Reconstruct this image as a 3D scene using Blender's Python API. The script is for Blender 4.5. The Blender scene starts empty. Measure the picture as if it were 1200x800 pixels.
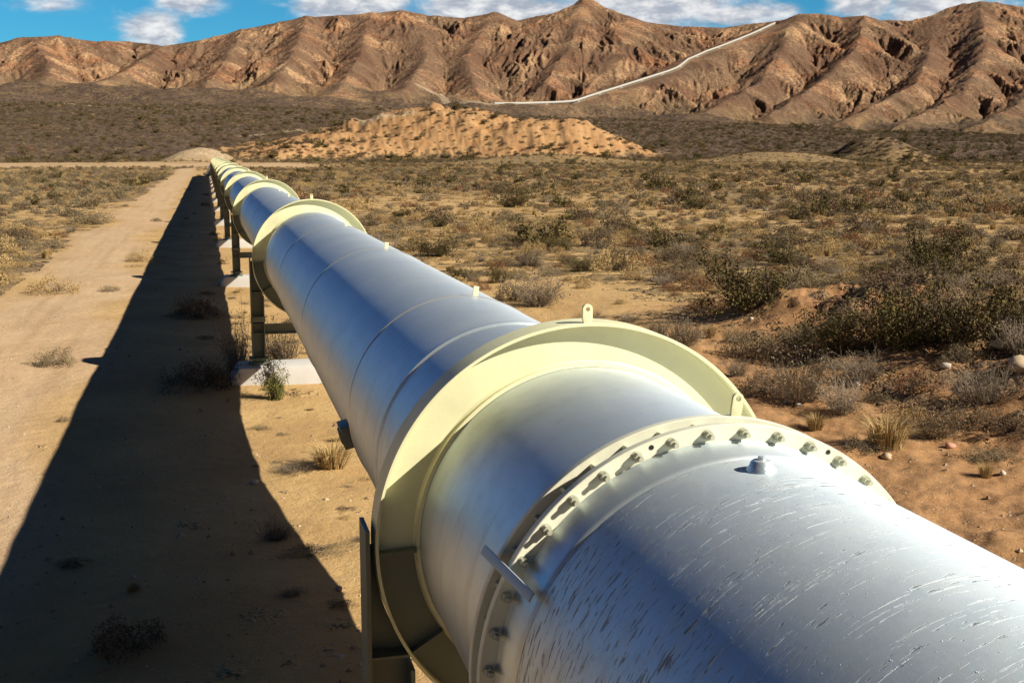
import bpy, bmesh, math, random
import numpy as np
from mathutils import Vector, Matrix

random.seed(7); rng = np.random.default_rng(7)
S = bpy.context.scene
COL = S.collection
PI = math.pi
U = 1.5                      # ring radius in metres; pipe drawn in multiples of it
AX = 2.22 * U                # height of the pipe axis above the plain
RP = 0.787 * U               # pipe radius
Y0 = 5.2 * U                 # front of the first ring
DY = 14.947 * U              # ring spacing
NR = 13                      # rings along the straight run

# ------------------------------------------------------------------ camera
F_PX = 1400.0
cam_r = np.array([0.96931456, -0.2458237, 0.0])
cam_u = np.array([0.03856725, 0.15207564, 0.9876161])
cam_b = np.array([-0.24277945, -0.95731066, 0.15688987])
CAM = np.array([-1.68 * U, 0.0, AX + 1.781 * U])
cd = bpy.data.cameras.new('camera'); co = bpy.data.objects.new('camera', cd); COL.objects.link(co)
M = Matrix(((cam_r[0], cam_u[0], cam_b[0], CAM[0]), (cam_r[1], cam_u[1], cam_b[1], CAM[1]),
            (cam_r[2], cam_u[2], cam_b[2], CAM[2]), (0, 0, 0, 1)))
co.matrix_world = M
cd.sensor_width = 36; cd.lens = F_PX / 1200 * 36; cd.clip_start = 0.05; cd.clip_end = 12000
S.camera = co

# ------------------------------------------------------------------ light
SUN_AZ = math.radians(125.0)      # from +Y towards +X
SUN_EL = math.radians(33.5)
sd = Vector((math.sin(SUN_AZ) * math.cos(SUN_EL), math.cos(SUN_AZ) * math.cos(SUN_EL), math.sin(SUN_EL)))
ld = bpy.data.lights.new('sun', 'SUN'); lo = bpy.data.objects.new('sun', ld); COL.objects.link(lo)
ld.energy = 5.0; ld.angle = math.radians(0.53); ld.color = (1.0, 0.925, 0.80)
lo.rotation_euler = sd.to_track_quat('Z', 'Y').to_euler(); lo.location = (20, -20, 40)


# ------------------------------------------------------------------ node helper
class NT:
    def __init__(self, tree): self.t = tree; self.n = tree.nodes; self.l = tree.links
    def node(self, typ, **kw):
        n = self.n.new(typ)
        for k, v in kw.items():
            if k.startswith('i_'):
                key = k[2:]; key = int(key) if key.isdigit() else key
                self.put(n.inputs[key], v)
            else: setattr(n, k, v)
        return n
    def put(self, sock, v):
        if isinstance(v, bpy.types.NodeSocket): self.l.new(v, sock)
        elif isinstance(v, bpy.types.Node): self.l.new(v.outputs[0], sock)
        else: sock.default_value = v
    def math(self, op, a, b=None, c=None, clamp=False):
        n = self.n.new('ShaderNodeMath'); n.operation = op; n.use_clamp = clamp
        for i, v in enumerate((a, b, c)):
            if v is not None: self.put(n.inputs[i], v)
        return n.outputs[0]
    def mix(self, f, a, b, blend='MIX'):
        n = self.n.new('ShaderNodeMix'); n.data_type = 'RGBA'; n.blend_type = blend
        self.put(n.inputs[0], f); self.put(n.inputs[6], a); self.put(n.inputs[7], b)
        return n.outputs[2]
    def ramp(self, f, lo_, hi, smooth=False):
        n = self.n.new('ShaderNodeMapRange'); n.clamp = True
        n.interpolation_type = 'SMOOTHSTEP' if smooth else 'LINEAR'
        self.put(n.inputs[0], f); n.inputs[1].default_value = lo_; n.inputs[2].default_value = hi
        return n.outputs[0]
    def noise(self, vec, scale, detail=4, rough=0.55, dist=0.0):
        n = self.n.new('ShaderNodeTexNoise'); self.put(n.inputs['Vector'], vec)
        n.inputs['Scale'].default_value = scale; n.inputs['Detail'].default_value = detail
        n.inputs['Roughness'].default_value = rough; n.inputs['Distortion'].default_value = dist
        return n.outputs[0]
    def vor(self, vec, scale, out='Distance', feature='F1', rnd=1.0):
        n = self.n.new('ShaderNodeTexVoronoi'); n.feature = feature; self.put(n.inputs['Vector'], vec)
        n.inputs['Scale'].default_value = scale; n.inputs['Randomness'].default_value = rnd
        return n.outputs[out]
    def bump(self, h, strength=0.5, dist=0.02, normal=None):
        n = self.n.new('ShaderNodeBump'); n.inputs['Strength'].default_value = strength
        n.inputs['Distance'].default_value = dist; self.put(n.inputs['Height'], h)
        if normal is not None: self.put(n.inputs['Normal'], normal)
        return n.outputs[0]
    def scale(self, vec, s):
        n = self.n.new('ShaderNodeVectorMath'); n.operation = 'MULTIPLY'
        self.put(n.inputs[0], vec); n.inputs[1].default_value = s
        return n.outputs[0]


def C4(r, g, b): return (r, g, b, 1.0)


def new_mat(name):
    m = bpy.data.materials.new(name); m.use_nodes = True
    t = NT(m.node_tree); bs = t.n['Principled BSDF']
    return m, t, bs


# ------------------------------------------------------------------ world
W = bpy.data.worlds.new('World'); S.world = W; W.use_nodes = True
t = NT(W.node_tree); bg = t.n['Background']
sky = t.node('ShaderNodeTexSky', sky_type='NISHITA', sun_disc=False)
sky.sun_elevation = SUN_EL; sky.sun_rotation = SUN_AZ
sky.air_density = 1.0; sky.dust_density = 0.2; sky.ozone_density = 3.0; sky.altitude = 900
gen = t.node('ShaderNodeTexCoord').outputs['Generated']
sep = t.node('ShaderNodeSeparateXYZ', i_0=gen)
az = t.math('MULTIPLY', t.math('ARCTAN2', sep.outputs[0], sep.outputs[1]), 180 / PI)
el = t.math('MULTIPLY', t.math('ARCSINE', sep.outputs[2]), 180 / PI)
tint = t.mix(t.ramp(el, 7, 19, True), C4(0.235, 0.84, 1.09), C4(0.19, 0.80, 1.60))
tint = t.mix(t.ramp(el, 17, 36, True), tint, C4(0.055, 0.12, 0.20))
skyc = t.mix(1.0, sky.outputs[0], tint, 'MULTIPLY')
# sky dimmed away from the view, to cut fill light in the shadows
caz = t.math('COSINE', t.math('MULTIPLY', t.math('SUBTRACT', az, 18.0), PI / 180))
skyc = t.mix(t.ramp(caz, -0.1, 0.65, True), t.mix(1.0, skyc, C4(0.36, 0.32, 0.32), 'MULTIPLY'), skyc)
blobs = [(-1.9, 5.3, 1.5, 0.9, 0.95), (-0.6, 6.8, 1.5, 0.8, 0.95), (-6.5, 6.4, 1.6, 0.4, 0.6), (6.8, 7.2, 2.6, 1.6, 1.4), (13.2, 6.5, 3.6, 1.0, 1.15),
         (20.8, 6.6, 4.0, 1.0, 1.2), (24.6, 6.2, 2.2, 0.5, 1.0), (17.5, 5.9, 1.6, 0.6, 0.8), (30.3, 6.6, 1.5, 0.9, 1.05), (33.3, 6.3, 2.6, 1.1, 1.15), (-5.5, 7.4, 1.6, 0.5, 0.7),
         (17, 8.2, 3.5, 1.0, 1.0), (42, 8, 4, 1.2, 1.0), (-18, 8, 5, 1.2, 0.9)]
acc = None
for a, e, sa, se, amp in blobs:
    dx = t.math('DIVIDE', t.math('SUBTRACT', az, a), sa); dy_ = t.math('DIVIDE', t.math('SUBTRACT', el, e), se)
    g = t.math('MULTIPLY', t.math('EXPONENT', t.math('MULTIPLY', t.math('ADD', t.math('MULTIPLY', dx, dx), t.math('MULTIPLY', dy_, dy_)), -1.0)), amp)
    acc = g if acc is None else t.math('MAXIMUM', acc, g)
cv = t.node('ShaderNodeCombineXYZ', i_0=t.math('MULTIPLY', az, 0.11), i_1=t.math('MULTIPLY', el, 0.26), i_2=0.0)
nz = t.noise(cv, 4.0, 7, 0.62, 0.4)
cov = t.ramp(t.math('ADD', acc, t.math('MULTIPLY', t.math('SUBTRACT', nz, 0.5), 1.5)), 0.06, 0.80, True)
cov = t.math('MULTIPLY', cov, t.ramp(acc, 0.03, 0.25))
nz2 = t.noise(cv, 7.0, 5, 0.6, 0.2)
cloud = t.mix(t.ramp(nz2, 0.35, 0.7, True), C4(5.2, 5.3, 6.0), C4(11.5, 11.0, 10.6))
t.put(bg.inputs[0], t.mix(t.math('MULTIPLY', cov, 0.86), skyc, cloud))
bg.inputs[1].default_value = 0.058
S.view_settings.view_transform = 'Standard'; S.view_settings.look = 'None'
S.view_settings.exposure = 0.62; S.view_settings.gamma = 1.0; S.view_settings.use_curve_mapping = False
S.cycles.max_bounces = 6; S.cycles.diffuse_bounces = 2; S.cycles.glossy_bounces = 3; S.cycles.transmission_bounces = 1
S.cycles.use_denoising = True


# ------------------------------------------------------------------ numpy noise
def hash2(ix, iy, seed=0):
    h = (ix.astype(np.int64) * 374761393 + iy.astype(np.int64) * 668265263 + seed * 974711) & 0xffffffff
    h = ((h ^ (h >> 13)) * 1274126177) & 0xffffffff
    h = ((h ^ (h >> 16)) * 2246822519) & 0xffffffff
    return ((h ^ (h >> 15)) & 0xffffff) / float(0xffffff)


def vnoise(x, y, seed=0):
    ix = np.floor(x); iy = np.floor(y); fx = x - ix; fy = y - iy
    ix = ix.astype(np.int64); iy = iy.astype(np.int64)
    ux = fx * fx * fx * (fx * (fx * 6 - 15) + 10); uy = fy * fy * fy * (fy * (fy * 6 - 15) + 10)
    a = hash2(ix, iy, seed); b = hash2(ix + 1, iy, seed); c = hash2(ix, iy + 1, seed); d = hash2(ix + 1, iy + 1, seed)
    return (a + (b - a) * ux) * (1 - uy) + (c + (d - c) * ux) * uy - 0.5


def fbm(x, y, oct_=4, seed=0, gain=0.5):
    s = 0; a = 1.0
    for o in range(oct_):
        s = s + a * vnoise(x, y, seed + o * 17); x = x * 2.03 + 13.7; y = y * 2.03 - 7.1; a *= gain
    return s


def sstep(a, b, x):
    t_ = np.clip((x - a) / (b - a), 0, 1); return t_ * t_ * (3 - 2 * t_)


# ------------------------------------------------------------------ terrain
def pix_dir(px, py):
    v = cam_r * (px - 600) + cam_u * (400 - py) - cam_b * F_PX
    return v


def at_dist(px, py, dist):
    """world point seen at a pixel of the photograph at a horizontal distance"""
    v = pix_dir(px, py); k = dist / math.hypot(v[0], v[1]); p = CAM + v * k
    return p


SKY = [(-260, 60, 2500), (-120, 48, 2500), (0, 52, 2500), (25, 46, 2500), (70, 44, 2500), (100, 51, 2550), (150, 50, 2700), (190, 56, 2600), (250, 47, 2600), (285, 37, 2600),
       (330, 27, 2600), (360, 22, 2600), (400, 20, 2600), (440, 17, 2600), (470, 14, 2600), (500, 20, 2600), (545, 23, 2600), (580, 17, 2600),
       (607, 26, 2600), (633, 20, 2600), (667, 14, 2600), (683, 5, 2600), (700, 8, 2600), (713, 17, 2600), (750, 27, 2650), (800, 33, 2650),
       (850, 34, 2650), (905, 27, 2600), (1093, 26, 2600), (1133, 6, 2450), (1167, 5, 2450), (1200, 10, 2450), (1300, 22, 2500), (1480, 40, 2500), (1600, 60, 2500)]
SPURS = [
    [(40, 48, 2480), (60, 80, 2150), (50, 108, 1950)], [(190, 57, 2550), (150, 85, 2150), (95, 112, 1880)],
    [(285, 37, 2600), (262, 78, 2200), (235, 112, 1900)], [(360, 22, 2600), (345, 62, 2200), (320, 100, 1900)],
    [(435, 18, 2600), (420, 70, 2200), (395, 112, 1850)],
    [(490, 22, 2600), (500, 70, 2250), (470, 112, 1900)], [(580, 17, 2600), (545, 70, 2250), (560, 112, 1950)],
    [(685, 6, 2600), (668, 55, 2300), (640, 100, 2050)], [(750, 28, 2650), (735, 65, 2350), (700, 98, 2100)],
    [(910, 27, 2255), (850, 54, 2125), (800, 78, 2010), (740, 99, 1875), (690, 115, 1775), (640, 122.5, 1705), (545, 123, 1635)],
    [(933, 13, 2300), (950, 17, 2300), (985, 22, 2300), (1013, 20, 2300), (1040, 30, 2350)],
    [(933, 13, 2300), (915, 60, 2050), (890, 100, 1850), (815, 140, 1620)],
    [(1013, 20, 2300), (1005, 58, 2060), (960, 100, 1850), (900, 140, 1620)],
    [(1093, 26, 2500), (1090, 62, 2100), (1075, 100, 1850), (985, 148, 1580)],
    [(1150, 5, 2450), (1155, 60, 2060), (1130, 108, 1800), (1060, 150, 1560)],
    [(1230, 14, 2450), (1235, 70, 2060), (1200, 120, 1760), (1150, 152, 1560)],
    [(1330, 26, 2450), (1320, 90, 2000), (1280, 140, 1650)],
    [(-60, 50, 2480), (-80, 90, 2100)], [(-180, 54, 2500), (-220, 95, 2100)]]


HP = [at_dist(*p) for p in ((579, 121.3, 1648), (600, 121.2, 1662), (630, 120.5, 1690), (672, 119, 1730), (690, 112.5, 1770), (740, 97, 1870), (793, 80, 1990),
                           (806, 69.5, 2030), (828, 60, 2080), (850, 52, 2120), (880, 40, 2190), (908, 27, 2250))]


def segs_of(line):
    P = [at_dist(*q) for q in line]
    return [(P[i], P[i + 1]) for i in range(len(P) - 1)]


R_MAIN = segs_of(SKY)
R_SPUR = [s for L in SPURS for s in segs_of(L)]


def branches():
    """side ridges that leave the spurs and fall towards the valleys between them"""
    rb = np.random.default_rng(23); out = []
    for a, b in list(R_SPUR):
        L = math.hypot(b[0] - a[0], b[1] - a[1])
        if L < 60: continue
        dx, dy = (b[0] - a[0]) / L, (b[1] - a[1]) / L
        for sgn in (-1, 1):
            for _ in range(1 + int(L > 220)):
                t0 = rb.uniform(0.05, 0.95); an = sgn * rb.uniform(0.55, 1.15); l = rb.uniform(90, 210); sl = rb.uniform(0.30, 0.46)
                p = a + (b - a) * t0; p = np.array([p[0], p[1], p[2] - 1.0]); q = p.copy(); bend_ = sgn * rb.uniform(-0.5, 0.3)
                for k in range(2):
                    ex, ey = dx * math.cos(an) - dy * math.sin(an), dx * math.sin(an) + dy * math.cos(an)
                    q = p + np.array([ex * l / 2, ey * l / 2, -sl * l / 2]); out.append((p, q)); p = q; an += bend_; sl *= 1.15
    return out


def ridge_field(x, y, segs, slope):
    best = np.full_like(x, -1e9); near = np.full_like(x, 1e9)
    for a, b in segs:
        dx, dy = b[0] - a[0], b[1] - a[1]; L2 = dx * dx + dy * dy
        tt = np.clip(((x - a[0]) * dx + (y - a[1]) * dy) / L2, 0, 1)
        d = np.hypot(x - a[0] - tt * dx, y - a[1] - tt * dy)
        z = a[2] + (b[2] - a[2]) * tt - slope * (np.sqrt(d * d + 64.0) - 8.0)
        best = np.maximum(best, z); near = np.minimum(near, d)
    return best, near


def az_of(x, y): return np.degrees(np.arctan2(x - CAM[0], y - CAM[1]))


def smax(a, b, k):
    h = np.clip(0.5 + 0.5 * (a - b) / k, 0, 1); return b + (a - b) * h + k * h * (1 - h)


def fan(x, y):
    d = np.hypot(x - CAM[0], y); a = az_of(x, y)
    s = np.interp(a, [-30, -8, 5, 14, 24, 36, 60], [0.070, 0.074, 0.070, 0.060, 0.046, 0.034, 0.034])
    e = np.maximum(d - 640, 0)
    z = s * e * sstep(0, 160, e) + 1.4 * fbm(x / 90, y / 90, 4, 5) * sstep(200, 800, d) + 5.0 * fbm(x / 260, y / 260, 4, 9) * sstep(760, 1300, d)
    return np.minimum(z, 0.074 * 1250 + 6)


def blob(x, y, c, ux, rx, ry, h, p=1.0):
    dx, dy = x - c[0], y - c[1]
    a = (dx * ux[0] + dy * ux[1]) / rx; b = (-dx * ux[1] + dy * ux[0]) / ry
    r = np.sqrt(a * a + b * b)
    return h * sstep(1.0, 0.12, r) ** p


def mounds(x, y):
    """low golden hills in front of the range; returns height, gold mask"""
    rx = (cam_r[0], cam_r[1])
    n = 1 + 0.34 * fbm(x / 38, y / 38, 4, 31); wx = x + 10 * fbm(x / 55, y / 55, 3, 77); wy = y + 10 * fbm(x / 55, y / 55, 3, 78)
    m1 = blob(wx, wy, at_dist(530, 150, 775), rx, 135, 95, 25) * n
    m2 = blob(wx, wy, at_dist(640, 155, 745), rx, 82, 75, 22) * n
    m3 = blob(wx, wy, at_dist(400, 165, 740), rx, 100, 62, 13) * n
    m6 = blob(wx, wy, at_dist(335, 178, 705), rx, 70, 52, 10) * n
    g = smax(smax(smax(m1, m2, 4), m3, 3), m6, 2) - 1.0; g = np.maximum(g, 0)
    g = g + (2.6 * fbm(x / 11, y / 18, 5, 35) + 0.9 * fbm(x / 2.6, y / 2.6, 3, 36)) * sstep(0.3, 4, g); g = np.maximum(g, 0)
    m4 = blob(wx, wy, at_dist(230, 170, 655), rx, 22, 26, 7.5) * n
    m5 = blob(wx, wy, at_dist(1035, 175, 700), rx, 36, 42, 12) * n
    m7 = blob(wx, wy, at_dist(905, 172, 640), rx, 50, 40, 5) * n
    m8 = blob(wx, wy, at_dist(630, 195, 560), rx, 60, 30, 3) * n
    return g, m4, m5, m7, m8


_kc = at_dist(689, 10, 2600)


def KNOB(x, y): return 9 * np.exp(-(((x - _kc[0]) ** 2 + (y - _kc[1]) ** 2) / 26.0 ** 2) ** 2)


R_BRANCH = branches()


def mtn_base(x, y):
    m, d1 = ridge_field(x, y, R_MAIN, 0.39)
    s, d2 = ridge_field(x, y, R_SPUR, 0.60)
    b, d3 = ridge_field(x, y, R_BRANCH, 0.66)
    w = 40 * fbm(x / 240, y / 240, 5, 3, 0.55)
    nd = np.minimum(d1, d2)
    return smax(smax(m, s, 10.0), b, 6.0) + 3.0 + KNOB(x, y) + w * sstep(0, 190, nd), nd


def erosion(x, y, h, gx, gy, amp):
    """gully noise aligned with the fall line, several octaves"""
    out = np.zeros_like(h); freq = 1 / 62.0; a = 1.0
    x, y = x + 28 * fbm(x / 130, y / 130, 2, 401), y + 28 * fbm(x / 130, y / 130, 2, 402)
    md = np.clip(0.75 + 1.3 * fbm(x / 210, y / 210, 3, 403), 0.15, 1.4)
    for o in range(5):
        sl = np.hypot(gx, gy) + 1e-6
        k = np.minimum(sl / 0.35, 1.0) / sl
        dx, dy = -gy * k, gx * k
        px, py = x * freq, y * freq
        ix = np.floor(px); iy = np.floor(py); fx = px - ix; fy = py - iy
        ix = ix.astype(np.int64); iy = iy.astype(np.int64)
        va = np.zeros_like(h); da = np.zeros_like(h); db = np.zeros_like(h); wt = np.zeros_like(h)
        for i in (-1, 0, 1, 2):
            for j in (-1, 0, 1, 2):
                ox = hash2(ix + i, iy + j, 91 + o) * 0.9 - 0.45; oy = hash2(ix + i, iy + j, 191 + o) * 0.9 - 0.45
                vx = fx - i - ox - 0.5; vy = fy - j - oy - 0.5
                w = np.exp(-2.0 * (vx * vx + vy * vy))
                ph = (vx * dx + vy * dy) * 2 * PI * 0.95
                c, s_ = np.cos(ph), np.sin(ph)
                va += c * w; da += -s_ * w * dx; db += -s_ * w * dy; wt += w
        wt = np.maximum(wt, 1e-6); va /= wt; da /= wt; db /= wt
        va2 = va if o == 0 else 0.55 - 1.35 * np.sqrt(va * va + 0.02)
        out += a * va2 * (md if o < 2 else 1.0)
        gx = gx + amp * a * da * freq * 1.5; gy = gy + amp * a * db * freq * 1.5
        a *= 0.60; freq *= 1.85
    return out


def terrain(x, y):
    """height and colour masks of the ground at any point"""
    d = np.hypot(x - CAM[0], y - CAM[1])
    z = fan(x, y)
    # near relief
    nearm = sstep(400, 60, d)
    z = z + nearm * (0.10 * fbm(x / 5, y / 5, 4, 1) + 0.03 * fbm(x / 0.9, y / 0.9, 3, 2)) + 0.35 * fbm(x / 40, y / 40, 3, 4) * sstep(10, 80, d) * (0.35 + 0.65 * sstep(5, 14, np.abs(x)))
    z = z + 0.62 * sstep(21, 9.5, y) * sstep(-7.5, -2, x)
    z = z - 0.16 * np.exp(-(x / 4.0) ** 2) * sstep(18, 26, y) * sstep(420, 380, y)
    # reddish bank on the right
    bank = sstep(11.5, 16.5, x - 0.10 * (y - 24)) * sstep(44, 34, y) * sstep(8, 16, y)
    z = z + sstep(3.0, 8.0, x) * sstep(46, 30, y) * (0.16 * fbm(x / 1.1, y / 1.1, 4, 24) + 0.05 * fbm(x / 0.35, y / 0.35, 2, 25))
    z = z + bank * (1.0 + 0.75 * fbm(x / 2.2, y / 2.2, 4, 21) + 0.25 * fbm(x / 0.6, y / 0.6, 3, 23))
    # two shallow wheel ruts on the sandy track
    rut = np.exp(-((x + 12.4) / 0.32) ** 2) + np.exp(-((x + 14.3) / 0.32) ** 2)
    z = z - 0.05 * rut * sstep(160, 100, y)
    g, m4, m5, m7, m8 = mounds(x, y)
    z = z + g + m4 + m5 + m7 + m8
    mt = np.zeros_like(z); gold = np.clip(g / 4.0 + 0.9 * fbm(x / 16, y / 16, 4, 37) * (g > 0), 0, 1) * sstep(0.0, 1.2, g); pale = np.clip(m4 / 2.5, 0, 1); cut = np.zeros_like(z)
    far = d > 1250
    if far.any():
        xf, yf = x[far], y[far]
        b, nd = mtn_base(xf, yf); e = 3.0
        bx, _ = mtn_base(xf + e, yf); by, _ = mtn_base(xf, yf + e)
        amp = 10.5
        er = erosion(xf, yf, b, (bx - b) / e, (by - b) / e, amp)
        f = sstep(-10, 60, nd)
        hm = b + amp * (er - 0.35) * (0.10 + 0.90 * f) * 1.15
        zf = z[far]
        zf = zf + 22 * fbm(xf / 120, yf / 120, 5, 405) * sstep(1300, 1600, d[far])
        zz = smax(hm, zf, 20.0)
        mk = sstep(-14, 22, hm - zf + 26 * fbm(xf / 50, yf / 50, 4, 406))
        # graded bench under the hillside pipe
        bd = np.full_like(xf, 1e9); bz = np.zeros_like(xf)
        for p, q in zip(HP[:-1], HP[1:]):
            dx, dy = q[0] - p[0], q[1] - p[1]
            tt = np.clip(((xf - p[0]) * dx + (yf - p[1]) * dy) / (dx * dx + dy * dy), 0, 1)
            dd = np.hypot(xf - p[0] - tt * dx, yf - p[1] - tt * dy); c_ = dd < bd
            bd = np.where(c_, dd, bd); bz = np.where(c_, p[2] + (q[2] - p[2]) * tt - 3.0, bz)
        zz = zz + (bz - zz) * sstep(95, 8, bd)
        mt[far] = mk; z = z.copy(); z[far] = zz
        cut[far] = np.clip(0.5 - er * 0.55, 0, 1) * mk
    return z, mt, gold, pale, cut, bank


def height1(x, y):
    return float(terrain(np.array([float(x)]), np.array([float(y)]))[0][0])


def on_ground(px, py, rmax=6000):
    """first point of the ground along the line of sight through a pixel of the photograph"""
    v = pix_dir(px, py); v = v / math.hypot(v[0], v[1])
    r = np.concatenate([np.linspace(4, 120, 600), np.geomspace(120.5, rmax, 2400)])
    P = CAM[None] + r[:, None] * v[None]
    z = terrain(P[:, 0], P[:, 1])[0]
    hit = np.nonzero(P[:, 2] <= z)[0]
    k = hit[0] if len(hit) else len(r) - 1
    p = P[k].copy(); p[2] = z[k]
    return p


def mesh_np(name, V, Fq=None, Ft=None, mats=(), mat_idx=None, smooth=False):
    me = bpy.data.meshes.new(name)
    V = np.asarray(V, np.float32)
    me.vertices.add(len(V)); me.vertices.foreach_set('co', V.ravel())
    loops = []; starts = []; n = 0
    nq = 0 if Fq is None else len(Fq); nt = 0 if Ft is None else len(Ft)
    arr = []
    if nq: arr.append(np.asarray(Fq, np.int32).ravel()); starts.append(np.arange(nq) * 4)
    if nt: arr.append(np.asarray(Ft, np.int32).ravel()); starts.append(nq * 4 + np.arange(nt) * 3)
    li = np.concatenate(arr); st = np.concatenate(starts).astype(np.int32)
    me.loops.add(len(li)); me.loops.foreach_set('vertex_index', li)
    me.polygons.add(nq + nt); me.polygons.foreach_set('loop_start', st)
    if mat_idx is not None: me.polygons.foreach_set('material_index', np.asarray(mat_idx, np.int32))
    me.polygons.foreach_set('use_smooth', np.full(nq + nt, smooth, bool))
    for m in mats: me.materials.append(m)
    me.update(calc_edges=True); me.validate()
    return me


def link(name, me, parent=None):
    o = bpy.data.objects.new(name, me); COL.objects.link(o)
    if parent is not None: o.parent = parent
    return o


def tag(o, label=None, cat=None, group=None, kind=None):
    if label: o['label'] = label
    if cat: o['category'] = cat
    if group: o['group'] = group
    if kind: o['kind'] = kind
    return o


def empty(name, loc, label, cat, group=None, rz=0.0):
    o = bpy.data.objects.new(name, None); COL.objects.link(o); o.location = loc; o.rotation_euler = (0, 0, rz)
    o.empty_display_size = 0.3
    return tag(o, label, cat, group)


# ------------------------------------------------------------------ materials
def ground_material():
    m, t, bs = new_mat('desert_ground')
    pos = t.node('ShaderNodeNewGeometry').outputs['Position']
    A = t.node('ShaderNodeAttribute', attribute_name='mask_a'); a = t.node('ShaderNodeSeparateColor', i_0=A.outputs['Color'])
    B = t.node('ShaderNodeAttribute', attribute_name='mask_b'); b = t.node('ShaderNodeSeparateColor', i_0=B.outputs['Color'])
    mt, gold, veg = a.outputs; sand, red, cutm = b.outputs
    n1 = t.noise(pos, 0.35, 5, 0.6); n2 = t.noise(pos, 3.0, 5, 0.65); n3 = t.noise(pos, 28.0, 4, 0.7); n4 = t.noise(pos, 0.09, 6, 0.7)
    soil = t.mix(t.ramp(n1, 0.35, 0.65), C4(0.42, 0.26, 0.098), C4(0.54, 0.355, 0.145))
    sandc = t.mix(t.ramp(n1, 0.3, 0.7), C4(0.50, 0.335, 0.185), C4(0.58, 0.41, 0.245))
    redc = t.mix(t.ramp(n2, 0.35, 0.65), C4(0.25, 0.105, 0.040), C4(0.38, 0.185, 0.073))
    goldc = t.mix(t.ramp(n4, 0.35, 0.65), C4(0.34, 0.16, 0.055), C4(0.46, 0.265, 0.110))
    c = t.mix(sand, soil, sandc); c = t.mix(red, c, redc); gb = t.ramp(t.noise(pos, 0.33, 5, 0.7), 0.50, 0.64); goldc = t.mix(t.math('MULTIPLY', gb, 0.55), goldc, C4(0.20, 0.125, 0.062)); c = t.mix(gold, c, goldc)
    # wheel-worn streaks along the sandy track
    tr = t.noise(t.scale(pos, (1.6, 0.05, 0.0)), 1.0, 4, 0.6); c = t.mix(t.math('MULTIPLY', t.math('MULTIPLY', t.ramp(tr, 0.5, 0.68), sand), 0.55), c, C4(0.37, 0.235, 0.12))
    pt = t.noise(pos, 0.9, 6, 0.7, 0.6); c = t.mix(t.math('MULTIPLY', t.ramp(pt, 0.52, 0.7), 0.30), c, C4(0.33, 0.20, 0.10))
    # fine grain, pebbles, litter
    c = t.mix(t.math('MULTIPLY', t.ramp(n3, 0.35, 0.75), 0.22), c, C4(0.62, 0.47, 0.32))
    vr = t.node('ShaderNodeTexVoronoi'); t.put(vr.inputs['Vector'], pos); vr.inputs['Scale'].default_value = 9.0
    peb = t.math('MULTIPLY', t.math('LESS_THAN', vr.outputs['Distance'], 0.17), t.math('GREATER_THAN', t.noise(pos, 1.1, 3), 0.53))
    pc = t.mix(t.node('ShaderNodeSeparateColor', i_0=vr.outputs['Color']).outputs[0], C4(0.20, 0.13, 0.08), C4(0.60, 0.48, 0.36))
    c = t.mix(t.math('MULTIPLY', peb, 0.75), c, pc)
    litter = t.math('MULTIPLY', t.math('GREATER_THAN', t.noise(pos, 17.0, 3, 0.7, 1.5), 0.62), t.ramp(t.noise(pos, 0.8, 3), 0.5, 0.62))
    c = t.mix(t.math('MULTIPLY', litter, t.math('SUBTRACT', 0.75, t.math('MULTIPLY', sand, 0.55))), c, C4(0.19, 0.125, 0.065))
    # low dry plants that cover the plain (too small to build one by one)
    vs = t.noise(pos, 0.55, 5, 0.72); vs2 = t.noise(pos, 0.17, 4, 0.65)
    vm = t.math('MULTIPLY', t.ramp(t.math('ADD', vs, t.math('MULTIPLY', t.math('SUBTRACT', veg, 0.5), 0.35)), 0.50, 0.60, True), t.ramp(veg, 0.03, 0.3))
    vcol = t.mix(t.ramp(vs2, 0.42, 0.6), C4(0.135, 0.10, 0.066), C4(0.26, 0.185, 0.085))
    c = t.mix(t.math('MULTIPLY', vm, 0.72), c, vcol)
    # the range: bare tan rock and earth, brown brush
    m1 = t.noise(pos, 0.0085, 6, 0.6, 0.3); m2 = t.noise(pos, 0.05, 5, 0.7); m3 = t.noise(pos, 0.21, 4, 0.75)
    rock = t.mix(t.ramp(t.noise(pos, 0.013, 5, 0.62, 0.6), 0.40, 0.62), C4(0.38, 0.185, 0.092), C4(0.58, 0.365, 0.195))
    rock = t.mix(t.math('MULTIPLY', t.ramp(m2, 0.45, 0.7), 0.5), rock, C4(0.33, 0.15, 0.075))
    brush = t.mix(t.ramp(m2, 0.35, 0.65), C4(0.070, 0.047, 0.037), C4(0.125, 0.082, 0.058))
    bm = t.ramp(t.math('ADD', t.math('ADD', t.math('MULTIPLY', m3, 0.62), t.math('MULTIPLY', m1, 0.62)), t.math('MULTIPLY', cutm, 0.16)), 0.59, 0.70, True)
    mtc = t.mix(t.math('MULTIPLY', bm, 0.70), rock, brush)
    c = t.mix(mt, c, mtc)
    # dark brush of the slopes below the range
    fanm = A.outputs['Alpha']
    fm = t.ramp(t.math('ADD', m3, t.math('MULTIPLY', t.math('SUBTRACT', m2, 0.5), 0.5)), 0.38, 0.56, True)
    fanc = t.mix(fm, C4(0.25, 0.165, 0.088), brush)
    c = t.mix(fanm, c, fanc)
    palem = B.outputs['Alpha']
    c = t.mix(t.math('MULTIPLY', palem, 0.85), c, C4(0.47, 0.35, 0.22))
    t.put(bs.inputs['Base Color'], c)
    bs.inputs['Roughness'].default_value = 0.95; bs.inputs['Specular IOR Level'].default_value = 0.15
    h = t.math('ADD', t.math('MULTIPLY', n3, 0.016), t.math('MULTIPLY', n2, 0.06))
    h = t.math('ADD', h, t.math('MULTIPLY', peb, 0.02))
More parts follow.
